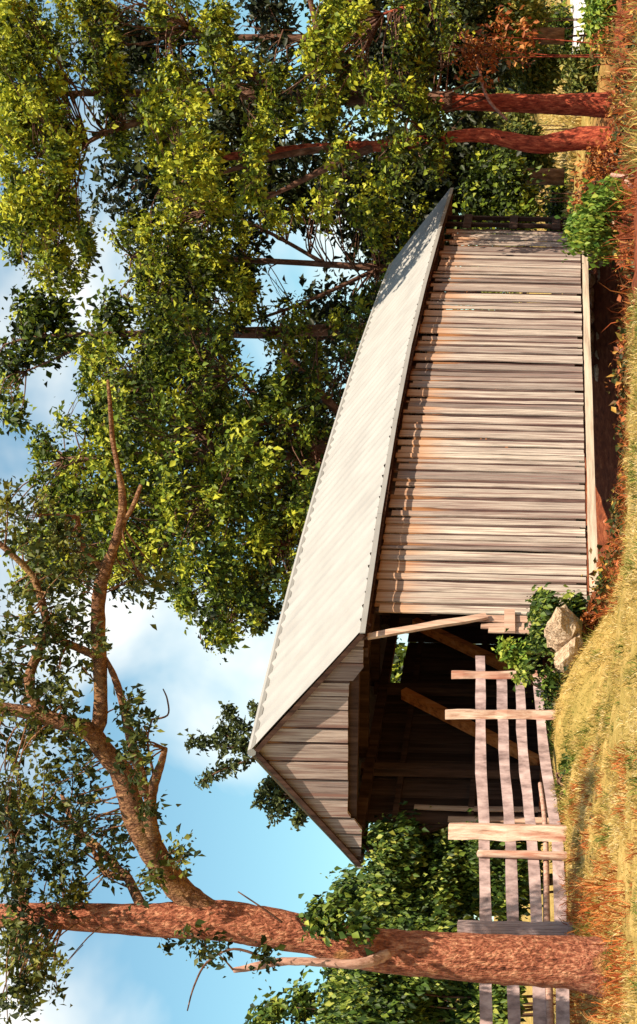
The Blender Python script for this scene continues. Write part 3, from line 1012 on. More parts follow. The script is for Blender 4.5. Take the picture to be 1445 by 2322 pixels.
CL = []
for (U, V, ru, rv, n, w, sd) in [(240, 750, 24, 34, 7, 9, 601), (224, 815, 18, 24, 5, 8, 602), (250, 700, 14, 16, 3, 6, 603)]:
    CL += subclumps(U, V, 19.6, ru, rv, n, w, sd, depth=.15, rmin=.25, rmax=.5, O=O)
foliage('vine', CL, M['leaf_ivy'], tl, per=9, lsize=.09, spread=.07, shell=.3, droop=.8, seed=44)

# ---- big tree behind the bridge
O = at(1330, 1150, 58); O.z = gz(O.x, O.y) - .1
ta = empty('shade_tree', tuple(O))
tag(ta, 'broad leafy green tree rising behind the bridge roof', 'tree')
limb('trunk', [(1330, 1290, 58, 40), (1330, 1100, 58, 34), (1325, 900, 58, 31), (1310, 750, 58, 27), (1300, 600, 58, 23), (1290, 450, 58, 18), (1285, 300, 58, 12), (1280, 150, 58, 6)], ta, M['bark_far'], O, 12, .06)
for pts in ([(1312, 770, 58, 18), (1340, 690, 57.5, 14), (1370, 620, 57, 11), (1345, 540, 56.5, 7), (1350, 470, 56, 4)],
            [(1370, 640, 57, 9), (1420, 580, 56.5, 6), (1470, 540, 56, 4)],
            [(1325, 900, 58, 16), (1290, 760, 57, 12), (1250, 700, 56.5, 9), (1210, 600, 56, 6), (1190, 500, 55.5, 4)],
            [(1325, 880, 58, 15), (1380, 780, 57.5, 11), (1460, 700, 57, 8), (1530, 640, 57, 5)],
            [(1300, 600, 58, 14), (1200, 480, 57.5, 9), (1120, 400, 57, 6), (1050, 360, 57, 4)],
            [(1295, 500, 58, 12), (1380, 400, 58, 8), (1450, 320, 58, 5)],
            [(1320, 860, 58, 13), (1200, 720, 57, 9), (1080, 640, 56.5, 6), (980, 560, 56, 4)]):
    limb('limb', pts, ta, M['bark_far'], O, 8, .08)
CL = []
for (U, V, ru, rv, n, w, sd, y, tn) in [
        (1250, 250, 230, 160, 22, 46, 31, 57, .1), (1100, 200, 130, 130, 14, 44, 32, 57, .05), (1400, 330, 150, 160, 16, 44, 33, 57, .0),
        (1120, 420, 160, 140, 20, 46, 34, 55.5, .06), (1010, 500, 110, 130, 14, 46, 35, 55.5, .0), (1230, 560, 170, 120, 16, 44, 36, 56, .05),
        (1080, 640, 120, 80, 11, 42, 37, 55.5, .05), (1200, 700, 120, 50, 8, 34, 38, 56, .0), (1440, 520, 130, 120, 11, 36, 39, 57, -.05),
        (1360, 640, 110, 100, 9, 30, 40, 57.5, -.05), (1480, 680, 120, 80, 9, 26, 41, 58, -.1), (1540, 420, 100, 130, 11, 38, 42, 57, .02),
        (1480, 220, 90, 60, 7, 36, 43, 57.5, .1), (1060, 80, 100, 60, 8, 36, 44, 57, .05), (900, 500, 50, 40, 4, 26, 45, 55.5, -.05), (960, 590, 70, 50, 6, 36, 46, 55.5, -.05), (1240, 120, 120, 50, 7, 34, 47, 57.5, .1),
        (1350, 800, 130, 50, 5, 20, 48, 59, -.2), (1560, 800, 90, 60, 6, 20, 49, 59, -.2)]:
    CL += subclumps(U, V, y, ru, rv, int(n * 2.4), w * .44, sd, depth=3.8, rmin=.11, rmax=.28, tone=tn, O=O)
twigs(CL, ta, M['bark_far'], .032, 4, .25)
foliage('foliage', CL, M['leaf_a'], ta, per=19, lsize=.19, spread=.19, shell=.3, droop=.35, bright=.15, seed=6)

# ---- tree behind the far end of the bridge
O = at(1700, 1200, 63); O.z = gz(O.x, O.y) - .1
tb = empty('shade_tree', tuple(O))
tag(tb, 'airy tree with sky gaps above the far end of the roof', 'tree')
limb('trunk', [(1700, 1300, 63, 18), (1705, 1000, 63, 13), (1715, 850, 63, 9), (1725, 700, 63, 7), (1735, 500, 63, 6), (1740, 300, 63, 4)], tb, M['bark_far'], O, 9, .07)
limb('limb', [(1715, 860, 63, 6), (1640, 700, 62.5, 4), (1590, 560, 62, 3)], tb, M['bark_far'], O, 7, .08)
limb('limb', [(1722, 740, 63, 5), (1800, 600, 62.5, 4), (1850, 480, 62, 3)], tb, M['bark_far'], O, 7, .08)
CL = []
for (U, V, ru, rv, n, w, sd, y, tn) in [
        (1860, 430, 90, 90, 11, 40, 52, 61, .15), (1760, 480, 110, 110, 15, 38, 53, 62, .02), (1660, 400, 100, 120, 14, 36, 54, 62, .0),
        (1830, 850, 90, 60, 10, 32, 56, 61, .12), (1800, 950, 80, 50, 6, 26, 58, 62, -.1), (1640, 530, 80, 50, 8, 30, 59, 62, .05),
        (1580, 640, 80, 60, 7, 18, 60, 63, -.1), (1640, 850, 90, 50, 7, 16, 61, 63, -.15), (1740, 900, 90, 60, 7, 18, 62, 63, -.1), (1780, 330, 90, 80, 10, 34, 64, 62, .1),
        (1840, 640, 60, 60, 6, 18, 65, 62, .1), (1870, 740, 60, 50, 6, 18, 66, 62, .0)]:
    CL += subclumps(U, V, y, ru, rv, int(n * 2.0), w * .42, sd, depth=3.2, rmin=.11, rmax=.29, tone=tn, O=O)
twigs(CL, tb, M['bark_far'], .032, 4, .25)
foliage('foliage', CL, M['leaf_b'], tb, per=19, lsize=.19, spread=.18, shell=.4, droop=.35, bright=.15, seed=12)

# ---- right-hand trees with red trunks
O = at(2002, 1420, 52); O.z = gz(O.x, O.y) - .05
tr1 = empty('shade_tree', tuple(O))
tag(tr1, 'tree with curving sunlit red trunk just right of the bridge', 'tree')
limb('trunk', [(1998, 1440, 52, 40), (2000, 1400, 52, 33), (2008, 1330, 52, 27), (1998, 1260, 52, 22), (1995, 1210, 52, 20), (2005, 1150, 52, 18), (2015, 1090, 52, 16), (2012, 1030, 52, 14), (2000, 950, 52.2, 13), (1990, 850, 52.5, 13), (1985, 700, 53, 11), (1970, 550, 53.5, 9), (1960, 380, 54, 6)], tr1, M['bark_dark'], O, 12, .07)
limb('limb', [(1990, 850, 52.5, 10), (1940, 740, 52, 8), (1900, 660, 52, 6), (1870, 600, 52, 3)], tr1, M['bark_far'], O, 8, .08)
limb('limb', [(1988, 780, 52.8, 9), (1970, 640, 52, 7), (1930, 500, 51.5, 5), (1920, 420, 51, 3)], tr1, M['bark_far'], O, 8, .08)
CL = []
for (U, V, ru, rv, n, w, sd, y, tn) in [
        (2020, 390, 150, 75, 18, 44, 51, 51, .25), (1950, 450, 80, 60, 8, 40, 151, 51, .18),
        (1930, 580, 90, 50, 8, 30, 55, 51.5, .12), (1960, 900, 90, 50, 8, 26, 57, 51.5, -.05), (1980, 980, 90, 40, 7, 24, 63, 52, -.15), (1950, 780, 60, 40, 5, 16, 152, 52, .05)]:
    CL += subclumps(U, V, y, ru, rv, int(n * 2.2), w * .46, sd, depth=3.2, rmin=.11, rmax=.28, tone=tn, O=O)
twigs(CL, tr1, M['bark_far'], .032, 4, .25)
foliage('foliage', CL, M['leaf_b'], tr1, per=19, lsize=.17, spread=.15, shell=.4, droop=.35, bright=.15, seed=7)

O = at(2086, 1405, 54); O.z = gz(O.x, O.y) - .05
tr2 = empty('shade_tree', tuple(O))
tag(tr2, 'tall tree with straight shadowed red trunk filling the right corner', 'tree')
limb('trunk', [(2080, 1430, 54, 34.3), (2082, 1390, 54, 29.6), (2085, 1320, 54, 25.7), (2086, 1250, 54, 22.6), (2088, 1150, 54, 20.3), (2090, 1060, 54, 18.7), (2093, 1000, 54, 17.9)], tr2, M['bark_dark'], O, 12, .06)
limb('limb', [(2092, 1030, 54, 23), (2095, 950, 54.2, 21), (2100, 800, 54.5, 18), (2105, 650, 54.8, 15), (2110, 500, 55, 12), (2110, 300, 55, 9), (2110, 100, 55, 5)], tr2, M['bark_far'], O, 10, .06)  # upper trunk, with the shade inside the crown put into its darker bark
limb('limb', [(2098, 850, 54, 14), (2180, 760, 53.5, 10), (2260, 720, 53, 7), (2340, 700, 53, 5)], tr2, M['bark_far'], O, 8, .08)
limb('limb', [(2105, 640, 54, 13), (2190, 520, 53.5, 9), (2260, 430, 53, 6)], tr2, M['bark_far'], O, 8, .08)
limb('limb', [(2110, 480, 54, 12), (2050, 330, 53.5, 8), (2000, 200, 53, 5), (1900, 120, 53, 3)], tr2, M['bark_far'], O, 8, .08)
limb('limb', [(2050, 1150, 52.8, 3), (2100, 1105, 52.6, 4), (2170, 1085, 52.5, 4), (2210, 1070, 52.4, 3)], tr2, M['dead'], O, 6, .1)
limb('limb', [(2290, 870, 51.5, 3), (2310, 930, 51.3, 4), (2330, 970, 51.2, 5)], tr2, M['bark_dark'], O, 6, .1)
CL = []
for (U, V, ru, rv, n, w, sd, y, tn) in [
        (2180, 80, 170, 90, 22, 46, 71, 52, .12), (1960, 100, 170, 90, 20, 46, 72, 52.5, .15), (1810, 130, 110, 110, 13, 44, 73, 54, .1), (2290, 220, 80, 110, 10, 42, 74, 52, .0),
        (2190, 220, 90, 60, 8, 40, 75, 52.5, .05), (2200, 500, 120, 60, 11, 40, 76, 51.5, .12), (2290, 400, 70, 70, 6, 34, 77, 52, -.05), (2060, 270, 90, 40, 5, 26, 78, 54, -.1),
        (2230, 760, 110, 90, 14, 44, 79, 51, .14), (2110, 730, 100, 60, 9, 34, 80, 51.5, .12), (2060, 600, 90, 40, 6, 28, 81, 52, .1), (2270, 920, 80, 60, 8, 36, 82, 51.5, .0),
        (2170, 930, 110, 60, 8, 26, 83, 53, -.15), (2080, 850, 90, 50, 6, 24, 84, 52, .05), (2250, 1010, 100, 40, 6, 22, 85, 54, -.2), (1710, 130, 60, 70, 6, 30, 86, 54, .05), (2100, 960, 60, 60, 7, 26, 88, 52, -.1), (2110, 640, 60, 70, 7, 28, 89, 52, .0), (2130, 400, 70, 80, 7, 30, 90, 52.5, -.05), (2250, 10, 110, 40, 8, 40, 190, 52, .15), (2050, 10, 110, 40, 8, 40, 191, 52, .15), (1880, 20, 100, 40, 7, 36, 192, 53, .12), (1780, 20, 70, 40, 5, 30, 193, 54, .05)]:
    CL += subclumps(U, V, y, ru, rv, int(n * 2.2), w * .46, sd, depth=3.2, rmin=.11, rmax=.28, tone=tn, O=O)
twigs(CL, tr2, M['bark_far'], .032, 4, .25)
foliage('foliage', CL, M['leaf_b'], tr2, per=19, lsize=.17, spread=.15, shell=.4, droop=.35, bright=.15, seed=8)

# dark trees standing behind, closing the view between the crowns
def back_tree(U, y, Vb, parts, mat, label, seed, lsize=.3, trunk=20):
    O = at(U, Vb, y); O.z = gz(O.x, O.y) - .1
    e = empty('woodland_tree', tuple(O)); tag(e, label, 'tree', None)
    top = min(p[1] for p in parts)
    limb('trunk', [(U, Vb + 30, y, trunk), (U + 6, (Vb + top) / 2 + 120, y, trunk * .8), (U - 5, (Vb + top) / 2, y, trunk * .6), (U, top, y, trunk * .2)], e, M['bark_far'], O, 9, .06)
    CL = []
    for i, (u, v, ru, rv, n, w) in enumerate(parts):
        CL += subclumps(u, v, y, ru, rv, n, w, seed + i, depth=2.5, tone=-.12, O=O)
    twigs(CL, e, M['bark_far'], .03, seed, .3)
    foliage('foliage', CL, mat, e, per=16, lsize=lsize, spread=.5, shell=.2, droop=.3, seed=seed)


back_tree(1920, 66, 1250, [(1900, 960, 180, 110, 18, 26), (1850, 820, 130, 90, 10, 14), (1950, 690, 150, 110, 14, 14), (1960, 500, 170, 120, 14, 18), (1900, 330, 170, 120, 12, 16), (1960, 1080, 130, 70, 9, 16)], M['leaf_shade'], 'dark tree in shade behind the two red trunks', 200)
back_tree(2240, 70, 1250, [(2230, 970, 150, 120, 18, 26), (2230, 800, 160, 110, 14, 18), (2180, 330, 180, 140, 16, 20), (2250, 620, 120, 70, 7, 12), (2120, 560, 120, 80, 8, 14), (2230, 1100, 130, 70, 9, 18)], M['leaf_shade'], 'dark tree in shade at the far right edge', 220)
back_tree(1560, 72, 1250, [(1620, 910, 170, 60, 10, 16), (1560, 740, 110, 90, 8, 11), (1600, 420, 140, 140, 12, 18), (1740, 560, 110, 60, 6, 12)], M['leaf_shade'], 'dark tree showing through gaps above the far end of the roof', 240, trunk=9)
back_tree(1180, 74, 1250, [(1180, 690, 190, 90, 12, 20), (1250, 480, 220, 170, 16, 22), (1400, 700, 150, 110, 10, 16), (1420, 400, 140, 140, 10, 18), (1110, 280, 140, 140, 9, 18)], M['leaf_shade'], 'dark tree behind the middle of the bridge roof', 260)
# lone treetop against the sky, upper middle
O = at(1560, 1200, 64); O.z = gz(O.x, O.y) - .1
tk = empty('woodland_tree', tuple(O)); tag(tk, 'thin treetop standing against blue sky at the upper edge', 'tree')
limb('trunk', [(1570, 1290, 64, 22), (1575, 900, 64, 16), (1570, 600, 64, 12), (1565, 300, 64, 8), (1560, 100, 64, 4), (1540, 10, 64, 2)], tk, M['bark_far'], O, 9, .06)
limb('limb', [(1566, 260, 64, 5), (1520, 150, 64, 3), (1480, 60, 64, 2)], tk, M['bark_far'], O, 6, .06)
CL = []
for (U, V, ru, rv, n, w, sd) in [(1580, 130, 70, 90, 9, 30, 91), (1520, 60, 70, 50, 6, 22, 92), (1470, 20, 60, 30, 4, 16, 93), (1380, 20, 50, 30, 3, 12, 94), (1610, 50, 40, 40, 3, 16, 95), (1560, 220, 60, 50, 5, 24, 96), (1620, 250, 60, 40, 4, 24, 97)]:
    CL += subclumps(U, V, 64, ru, rv, n, w * .6, sd, depth=1.5, tone=-.05, O=O)
twigs(CL, tk, M['bark_far'], .032, 4, .25)
foliage('foliage', CL, M['leaf_a'], tk, per=9, lsize=.26, spread=.28, shell=.2, seed=9)


# ---- wispy treetops behind the gable
def slim_tree(y, trunk, fronds, label, seed):
    u0, v0 = trunk[0]
    O = at(u0, 1200, y); O.z = gz(O.x, O.y) - .1
    e = empty('slender_tree', tuple(O)); tag(e, label, 'tree')
    P = [(Vector((0, 0, 0)), px(11, y))] + [(at(u, v, y) - O, px(r, y)) for (u, v), r in zip(trunk, (6, 3, 1.2))]
    add('trunk', tube(P, 8, .05), M['bark_far'], e)
    g = random.Random(seed)
    CL, br = [], []
    for pts in fronds:
        Q = catmull([(at(u, v, y + g.uniform(-.4, .4)) - O, px(2, y)) for u, v in pts], 6)
        br.append(tube_vf([(c, px(2.2, y) * (1 - .7 * i / len(Q))) for i, (c, _) in enumerate(Q)], 4, .1))
        for i, (c, _) in enumerate(Q):
            k = .5 + .5 * math.sin(math.pi * min(1, (i + 1) / len(Q) * 1.1))
            r = px(10, y) * k * g.uniform(.6, 1.2)
            CL.append((c + Vector((0, g.uniform(-.3, .3), 0)), (r, r, r * .8), 3, g.uniform(-.1, .25)))
    tag(add('branches', joined(br, True), M['bark_far'], e), kind='stuff')
    foliage('foliage', CL, M['leaf_con'], e, per=9, lsize=.15, spread=.1, shell=.1, droop=.3, seed=seed)


slim_tree(50, [(622, 620), (620, 560), (634, 440)], [[(622, 600), (628, 520), (640, 470), (636, 432)], [(625, 590), (660, 560), (690, 530), (712, 515)], [(620, 610), (590, 540), (570, 490), (550, 458)], [(640, 620), (690, 590), (720, 575)], [(622, 560), (650, 520), (668, 500)]],
          'wispy dark treetop rising behind the gable peak', 4)
slim_tree(51, [(515, 720), (512, 640), (505, 585)], [[(515, 690), (508, 630), (505, 582)], [(515, 690), (535, 640), (542, 600)], [(512, 680), (485, 640), (470, 612)], [(515, 720), (480, 690), (462, 672)], [(520, 650), (530, 610), (520, 590)]],
          'small bushy treetop showing left of the gable peak', 6)

# ------------------------------------------------------------------ shrubs
def shrub(name, label, cat, U, V, y, parts, mat, lsize, per=10, spread=.2, seed=1, stems=6, droop=.5, depth=.8, group=None, bark='bark_far', shell=.4):
    O = at(U, V, y); O.z = gz(O.x, O.y) - .03
    e = empty(name, tuple(O)); tag(e, label, cat, group)
    g = random.Random(seed)
    sv = []
    for i in range(stems):
        q_ = g.choice(parts)
        c = at(q_[0] + g.uniform(-.4, .4) * q_[2], q_[1] + g.uniform(-.4, .4) * q_[3], y + g.uniform(-.3, .3) * depth) - O
        b0 = Vector((c.x * .35 + g.uniform(-.1, .1), g.uniform(-.15, .15), 0))
        b0.z = gz(O.x + b0.x, O.y + b0.y) - O.z - .03
        mid = b0.lerp(c, .5) + Vector((g.uniform(-.15, .15), 0, .15))
        sv.append(tube_vf(catmull([(b0, .03), (mid, .02), (c, .008)], 3), 5, .05))
    tag(add('stems', joined(sv, True), M[bark], e), kind='stuff')
    CL = []
    for i, (u, v, ru, rv, n, w) in enumerate(parts):
        CL += subclumps(u, v, y, ru, rv, n, w, seed * 10 + i, depth=depth, rmin=.25, rmax=.5, O=O)
    foliage('foliage', CL, mat, e, per=per, lsize=lsize, spread=spread, shell=shell, droop=droop, seed=seed)
    return e


shrub('ivy_thicket', 'tall vine draped thicket left of the bridge portal', 'thicket', 350, 1250, 34,
      [(400, 900, 60, 90, 9, 40), (320, 980, 90, 150, 14, 44), (400, 1010, 45, 110, 8, 36), (300, 870, 60, 80, 7, 36), (330, 1150, 90, 80, 9, 36), (280, 800, 40, 50, 4, 26), (250, 930, 60, 120, 8, 40)],
      M['leaf_ivy'], .115, per=16, spread=.15, seed=41, droop=1.3, depth=1.2)
shrub('leafy_thicket', 'light green leafy thicket at the left edge behind the fence', 'thicket', 60, 1250, 30,
      [(60, 920, 90, 130, 13, 44), (150, 960, 70, 140, 9, 40), (40, 1080, 100, 90, 10, 40), (10, 780, 40, 80, 5, 30), (110, 800, 50, 60, 5, 24), (190, 860, 40, 90, 5, 26)],
      M['leaf_ivy'], .12, per=16, spread=.15, seed=42, droop=1.2, depth=1.0)
shrub('leafy_sapling', 'small leafy sapling top at the lower left against sky', 'sapling', 40, 1250, 33,
      [(20, 610, 25, 25, 3, 18), (40, 680, 30, 25, 3, 18), (60, 745, 30, 20, 3, 16)], M['leaf_ivy'], .15, per=8, spread=.14, seed=43, stems=4, depth=.4)
# ivy at the near corner of the bridge
shrub('ivy_clump', 'glossy green ivy hanging over the boulder at the bridge corner', 'ivy', 925, 1330, 28.9,
      [(943, 1235, 16, 32, 6, 15), (908, 1216, 30, 10, 5, 8), (946, 1290, 12, 26, 4, 9), (860, 1218, 14, 22, 4, 7), (860, 1262, 7, 22, 4, 4)], M['leaf_ivy'], .1, per=12, spread=.08, seed=45, droop=1.0, depth=.3)
shrub('fern', 'yellow green fern sprig before the dark portal', 'fern', 850, 1270, 29.6,
      [(850, 1135, 14, 30, 3, 10), (840, 1175, 16, 25, 3, 12)], M['leaf_lime'], .11, per=9, spread=.07, seed=46, stems=3, depth=.2)
shrub('ivy_clump', 'green weeds climbing the lowest rail at the right fence posts', 'weeds', 730, 1300, 28.0,
      [(740, 1250, 40, 22, 5, 16), (660, 1270, 40, 18, 5, 14), (790, 1195, 10, 30, 3, 8), (780, 1250, 20, 25, 3, 12)], M['leaf_ivy'], .09, per=10, spread=.08, seed=47, stems=5, depth=.3)
shrub('ivy_clump', 'low green weeds along the foot of the middle fence', 'weeds', 540, 1320, 25.6,
      [(560, 1295, 60, 14, 6, 12), (480, 1305, 40, 14, 4, 10)], M['leaf_ivy'], .09, per=10, spread=.08, seed=48, stems=5, depth=.3)
shrub('weed_clump', 'dark green weeds under the near end of the sill', 'weeds', 1010, 1400, 29.5,
      [(1010, 1385, 30, 22, 4, 16)], M['leaf_ivy'], .09, per=10, spread=.07, seed=49, stems=3, depth=.3)
shrub('red_shrub', 'low red leaved shrub beneath the boulder', 'shrub', 900, 1400, 28.6,
      [(890, 1345, 30, 25, 4, 18), (820, 1370, 40, 25, 5, 16), (950, 1355, 18, 14, 2, 12)], M['leaf_dry'], .09, per=10, spread=.08, seed=50, stems=5, depth=.3)
shrub('lime_bush', 'lime green drooping bush over the far end of the sill', 'bush', 1800, 1420, 41,
      [(1795, 1320, 30, 40, 5, 22), (1840, 1345, 40, 35, 5, 22), (1870, 1380, 35, 30, 4, 18), (1770, 1345, 18, 25, 2, 12)], M['leaf_lime'], .13, per=11, spread=.2, seed=51, droop=1.5, depth=.8)
shrub('red_shrub', 'rust coloured shrub with spindly stems between the bridge and the trunks', 'shrub', 1930, 1400, 48,
      [(1940, 1360, 60, 30, 7, 5), (1900, 1310, 60, 30, 6, 4), (1970, 1390, 60, 20, 5, 5)], M['leaf_dry'], .13, per=7, spread=.16, seed=52, depth=.8)
shrub('red_shrub', 'orange and red leaved sprays right of the straight trunk', 'shrub', 2210, 1250, 52,
      [(2195, 1075, 60, 40, 8, 4), (2240, 1120, 60, 50, 8, 4), (2170, 1100, 50, 40, 6, 3), (2230, 1180, 60, 50, 6, 3)], M['leaf_dry'], .15, stems=3, per=6, spread=.2, seed=53, depth=.6, bark='bark_dark')
for i, (U, V, y, ru, rv, m, lab) in enumerate([
        (1880, 1130, 62, 80, 80, 'leaf_a', 'green bush hanging beside the far portal of the bridge'),
        (1960, 1190, 80, 60, 40, 'leaf_far', 'pale yellow green bush by the sunlit meadow'),
        (2180, 1190, 75, 70, 70, 'leaf_far', 'sunlit bush right of the straight red trunk'),
        (2280, 1150, 70, 80, 80, 'leaf_far', 'tall sunlit bush at the right edge above the gravel'),
        (2230, 1265, 88, 70, 35, 'leaf_a', 'dense green bush beyond the gravel bank'),
        (2040, 1130, 85, 60, 60, 'leaf_far', 'bush seen between the two red trunks'),
        (1850, 1275, 70, 50, 40, 'leaf_a', 'low green bush beside the meadow near the bridge end'),
        (770, 912, 46, 34, 26, 'leaf_a', 'bush top glimpsed through the opening inside the portal'),
        (2150, 1330, 60, 45, 28, 'leaf_far', 'low bush before the pale gravel next to the straight trunk'),
        (2290, 1375, 56, 50, 30, 'leaf_lime', 'low lime green bush in the lower right corner')]):
    shrub('bush', lab, 'bush', U, 1290, y, [(U, V, ru, rv, 10, 30), (U - ru * .3, V + rv * .6, ru * .8, rv * .6, 6, 22)], M[m], .22, per=13, spread=.3, seed=60 + i, depth=1.6, stems=3)

# far wood that closes the horizon, one mass
CL = []
g = random.Random(77)
for i in range(150):
    x = g.uniform(-90, 120); y = g.uniform(150, 190)
    z = gz(x, y)
    CL.append((Vector((x, y, z + g.uniform(1, 6))), (g.uniform(3, 6), 3, g.uniform(2, 4)), 26, g.uniform(-.2, .1)))
tag(foliage('distant_wood', CL, M['leaf_far'], None, per=8, lsize=.9, spread=.8, seed=70), kind='stuff')

# tangled undergrowth on the creek bank, one mass
M['leaf_under'] = leafmat('leaf_under', [(0, (.02, .03, .01)), (.3, (.07, .08, .02)), (.5, (.16, .05, .02)), (.75, (.36, .10, .03)), (1, (.44, .30, .06))])
CL = []
g = random.Random(78)
for i in range(170):
    y_ = g.uniform(30, 52); U_ = g.uniform(1600, 2420) if i > 40 else g.uniform(1560, 1800)
    x_ = (U_ - 1161) / F * y_
    r_ = g.uniform(.12, .34)
    CL.append((Vector((x_, y_, gz(x_, y_) + r_ * .5)), (r_ * 1.5, r_ * 1.2, r_), int(9 * g.uniform(.5, 1.5)), g.uniform(-.35, .4)))
for i in range(90):
    y_ = g.uniform(27.4, 30.5); U_ = g.uniform(960, 1600)
    x_ = (U_ - 1161) / F * y_
    r_ = g.uniform(.08, .24)
    CL.append((Vector((x_, y_, gz(x_, y_) + r_ * .6)), (r_ * 1.3, r_, r_), int(7 * g.uniform(.5, 1.5)), g.uniform(-.3, .35)))
tag(foliage('undergrowth', CL, M['leaf_under'], None, per=9, lsize=.11, spread=.1, shell=.2, seed=71), kind='stuff')

# two thin posts at the gravel bank
for (U, V, y, h, lab) in [(2240, 1350, 72, 60, 'thin dark stake standing at the pale gravel nearest the edge'), (2156, 1345, 72, 45, 'thin dark stake standing by the gravel near the trunk')]:
    p = at(U, V, y); p.z = gz(p.x, p.y) - .2
    tp = at(U, V - h, y) - p
    o = add('stake', tube([(Vector((0, 0, 0)), .06), (tp * .5 + Vector((.03, 0, 0)), .055), (tp, .04)], 7, .1), M['bark_far'], None, p)
    tag(o, lab, 'stake')
# bleached branches lying on the right bank
for (pts, lab) in [([(1925, 1388, 36), (1922, 1420, 35.5), (1926, 1460, 35)], 'bleached dead stick standing on the right bank'),
                   ([(1888, 1450, 34), (1900, 1432, 34), (1912, 1420, 34.2)], 'short bleached branch lying at the lower right bank')]:
    p0 = at(*pts[0])
    tag(add('dead_stick', tube([(at(*q_) - p0, .045) for q_ in pts], 7, .15), M['dead'], None, p0), lab, 'stick')

# ------------------------------------------------------------------ grass and weeds
def blades(name, x, y, h, lean, w, val, mat, zoff=0.0):
    """curved blades: 3 points -> 3 triangles"""
    N = len(x)
    z = ground(x, y) + zoff
    g = np.random.default_rng(len(x))
    th = g.random(N) * 6.283
    d = np.stack([np.cos(th), np.sin(th), np.zeros(N)], 1) * (lean * h)[:, None]
    ph = g.random(N) * 6.283
    sd = np.stack([np.cos(ph), np.sin(ph), np.zeros(N)], 1) * w[:, None]
    b = np.stack([x, y, z - .02], 1)
    up = np.array([0, 0, 1.0])
    v = np.empty((N, 5, 3), np.float32)
    v[:, 0] = b - sd; v[:, 1] = b + sd
    mid = b + d * .35 + up * (h * .6)[:, None]
    v[:, 2] = mid - sd * .7; v[:, 3] = mid + sd * .7
    v[:, 4] = b + d + up * (h * (1 - .25 * lean))[:, None]
    me = bpy.data.meshes.new('blades')
    me.vertices.add(N * 5); me.vertices.foreach_set('co', v.ravel())
    base = (np.arange(N) * 5)[:, None]
    tri = np.concatenate([base + [[0, 1, 3]], base + [[0, 3, 2]], base + [[2, 3, 4]]], 1).astype(np.int32).ravel()
    me.loops.add(N * 9); me.loops.foreach_set('vertex_index', tri)
    me.polygons.add(N * 3)
    me.polygons.foreach_set('loop_start', np.arange(N * 3, dtype=np.int32) * 3)
    me.polygons.foreach_set('loop_total', np.full(N * 3, 3, np.int32))
    me.update()
    a = me.attributes.new('val', 'FLOAT', 'FACE')
    a.data.foreach_set('value', np.repeat(np.clip(val, 0, 1), 3).astype(np.float32))
    return tag(add(name, me, mat), kind='stuff')


def field(n, y0, y1, u0, u1, g):
    y = y0 + (y1 - y0) * g.random(n)
    U = u0 + (u1 - u0) * g.random(n)
    x = (U - 1161) / F * y
    return x, y


g = np.random.default_rng(99)
x, y = field(170000, 15.5, 30.5, -120, 2100, g)
e = earth_mask(x, y)
s_ = (x - BX) * DX + (y - BY) * DY; t_ = (x - BX) * NX + (y - BY) * NY
keep = (g.random(len(x)) > e * 1.2) & ~((s_ > -.3) & (np.abs(t_) < 2.5))
x, y = x[keep], y[keep]
patch = np.sin(x * 1.1 + 2 * np.sin(y * .7)) * np.cos(y * .9 + x * .5)
blades('grass', x, y, .03 + .09 * g.random(len(x)) ** 2, .4 + 1.4 * g.random(len(x)), .003 + .004 * g.random(len(x)), .52 + .3 * patch + g.normal(0, .28, len(x)), M['grass'])
# taller tufts, some green, some rusty
for nm, nt_, k0, mt, off in (('dry_tufts', 260, 34, 'grass', .6), ('green_tufts', 150, 26, 'tuft', .4), ('rusty_tufts', 130, 24, 'weed', .7)):
    tx, ty = field(nt_, 16.5, 28, -120, 1650, g)
    if nm == 'rusty_tufts':
        tx, ty = field(nt_, 17.5, 25, -120, 620, g)
    x = np.repeat(tx, k0) + g.normal(0, .07, nt_ * k0)
    y = np.repeat(ty, k0) + g.normal(0, .07, nt_ * k0)
    hh = np.repeat(.10 + .16 * g.random(nt_), k0) * (.5 + .6 * g.random(nt_ * k0))
    blades(nm, x, y, hh, .5 + .8 * g.random(len(x)), .004 + .004 * g.random(len(x)), off + g.normal(0, .25, len(x)), M[mt])
# meadow beyond the bridge
x, y = field(26000, 66, 150, 1700, 2450, g)
keep = ~((y < 97) & (x > y * .245))
x, y = x[keep], y[keep]
blades('meadow_grass', x, y, .2 + .3 * g.random(len(x)), .3 + .5 * g.random(len(x)), .03 + .03 * g.random(len(x)), .6 + g.normal(0, .25, len(x)), M['grass'])
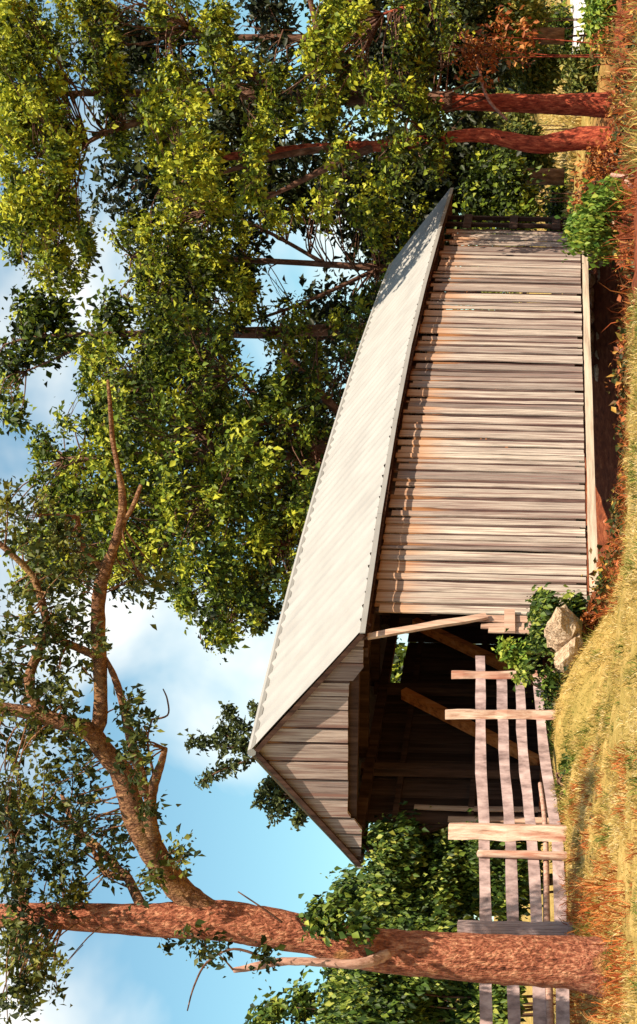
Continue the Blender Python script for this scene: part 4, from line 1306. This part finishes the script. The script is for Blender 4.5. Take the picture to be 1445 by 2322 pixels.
# red weeds in front of the span and on the creek banks
x, y = field(7000, 27.0, 31.0, 930, 1650, g)
blades('red_weeds', x, y, (.12 + .42 * g.random(len(x)) ** 2.5) * (.4 + .6 * np.clip((y - 27) / 2, 0, 1)), .3 + .7 * g.random(len(x)), .006 + .006 * g.random(len(x)), .5 + g.normal(0, .3, len(x)), M['weed'])
x, y = field(2600, 27, 52, 1560, 2400, g)
blades('bank_weeds', x, y, .15 + .7 * g.random(len(x)) ** 2, .3 + .7 * g.random(len(x)), .008 + .009 * g.random(len(x)), .42 + g.normal(0, .3, len(x)), M['weed'])
x, y = field(5000, 24, 50, 1950, 2450, g)
blades('bank_grass', x, y, .12 + .4 * g.random(len(x)) ** 2, .3 + .7 * g.random(len(x)), .008 + .008 * g.random(len(x)), .25 + g.normal(0, .3, len(x)), M['grass'])
x, y = field(2600, 18.5, 24, -100, 330, g)
blades('tall_weeds', x, y, .1 + .25 * g.random(len(x)) ** 2, .4 + .6 * g.random(len(x)), .006 + .004 * g.random(len(x)), .7 + g.normal(0, .25, len(x)), M['weed'])


# labels of the setting and of the uncountable masses
for nm, lab, cat in [('ground', 'grassy ground falling to a red earth creek bank', 'ground'),
                     ('gravel_bank', 'pale gravel strip at the far right', 'gravel'),
                     ('distant_wood', 'far line of trees behind the meadow', 'wood'),
                     ('undergrowth', 'tangled rusty undergrowth on the creek bank and below the bridge', 'undergrowth'),
                     ('grass', 'short straw coloured grass in the foreground', 'grass'),
                     ('dry_tufts', 'scattered taller straw tufts in the foreground grass', 'grass'),
                     ('green_tufts', 'scattered green tufts in the foreground grass', 'grass'),
                     ('rusty_tufts', 'scattered rusty tufts in the grass below the fence', 'grass'),
                     ('meadow_grass', 'sunlit grass of the meadow beyond the bridge', 'grass'),
                     ('red_weeds', 'thin red weeds in front of the bridge span', 'weeds'),
                     ('bank_weeds', 'red weeds on the bank at the right', 'weeds'),
                     ('bank_grass', 'coarse olive grass on the bank at the lower right', 'grass'),
                     ('tall_weeds', 'rusty weeds round the foot of the left tree', 'weeds')]:
    o = bpy.data.objects.get(nm)
    if o:
        tag(o, lab, cat)
    else:
        print('no object', nm)
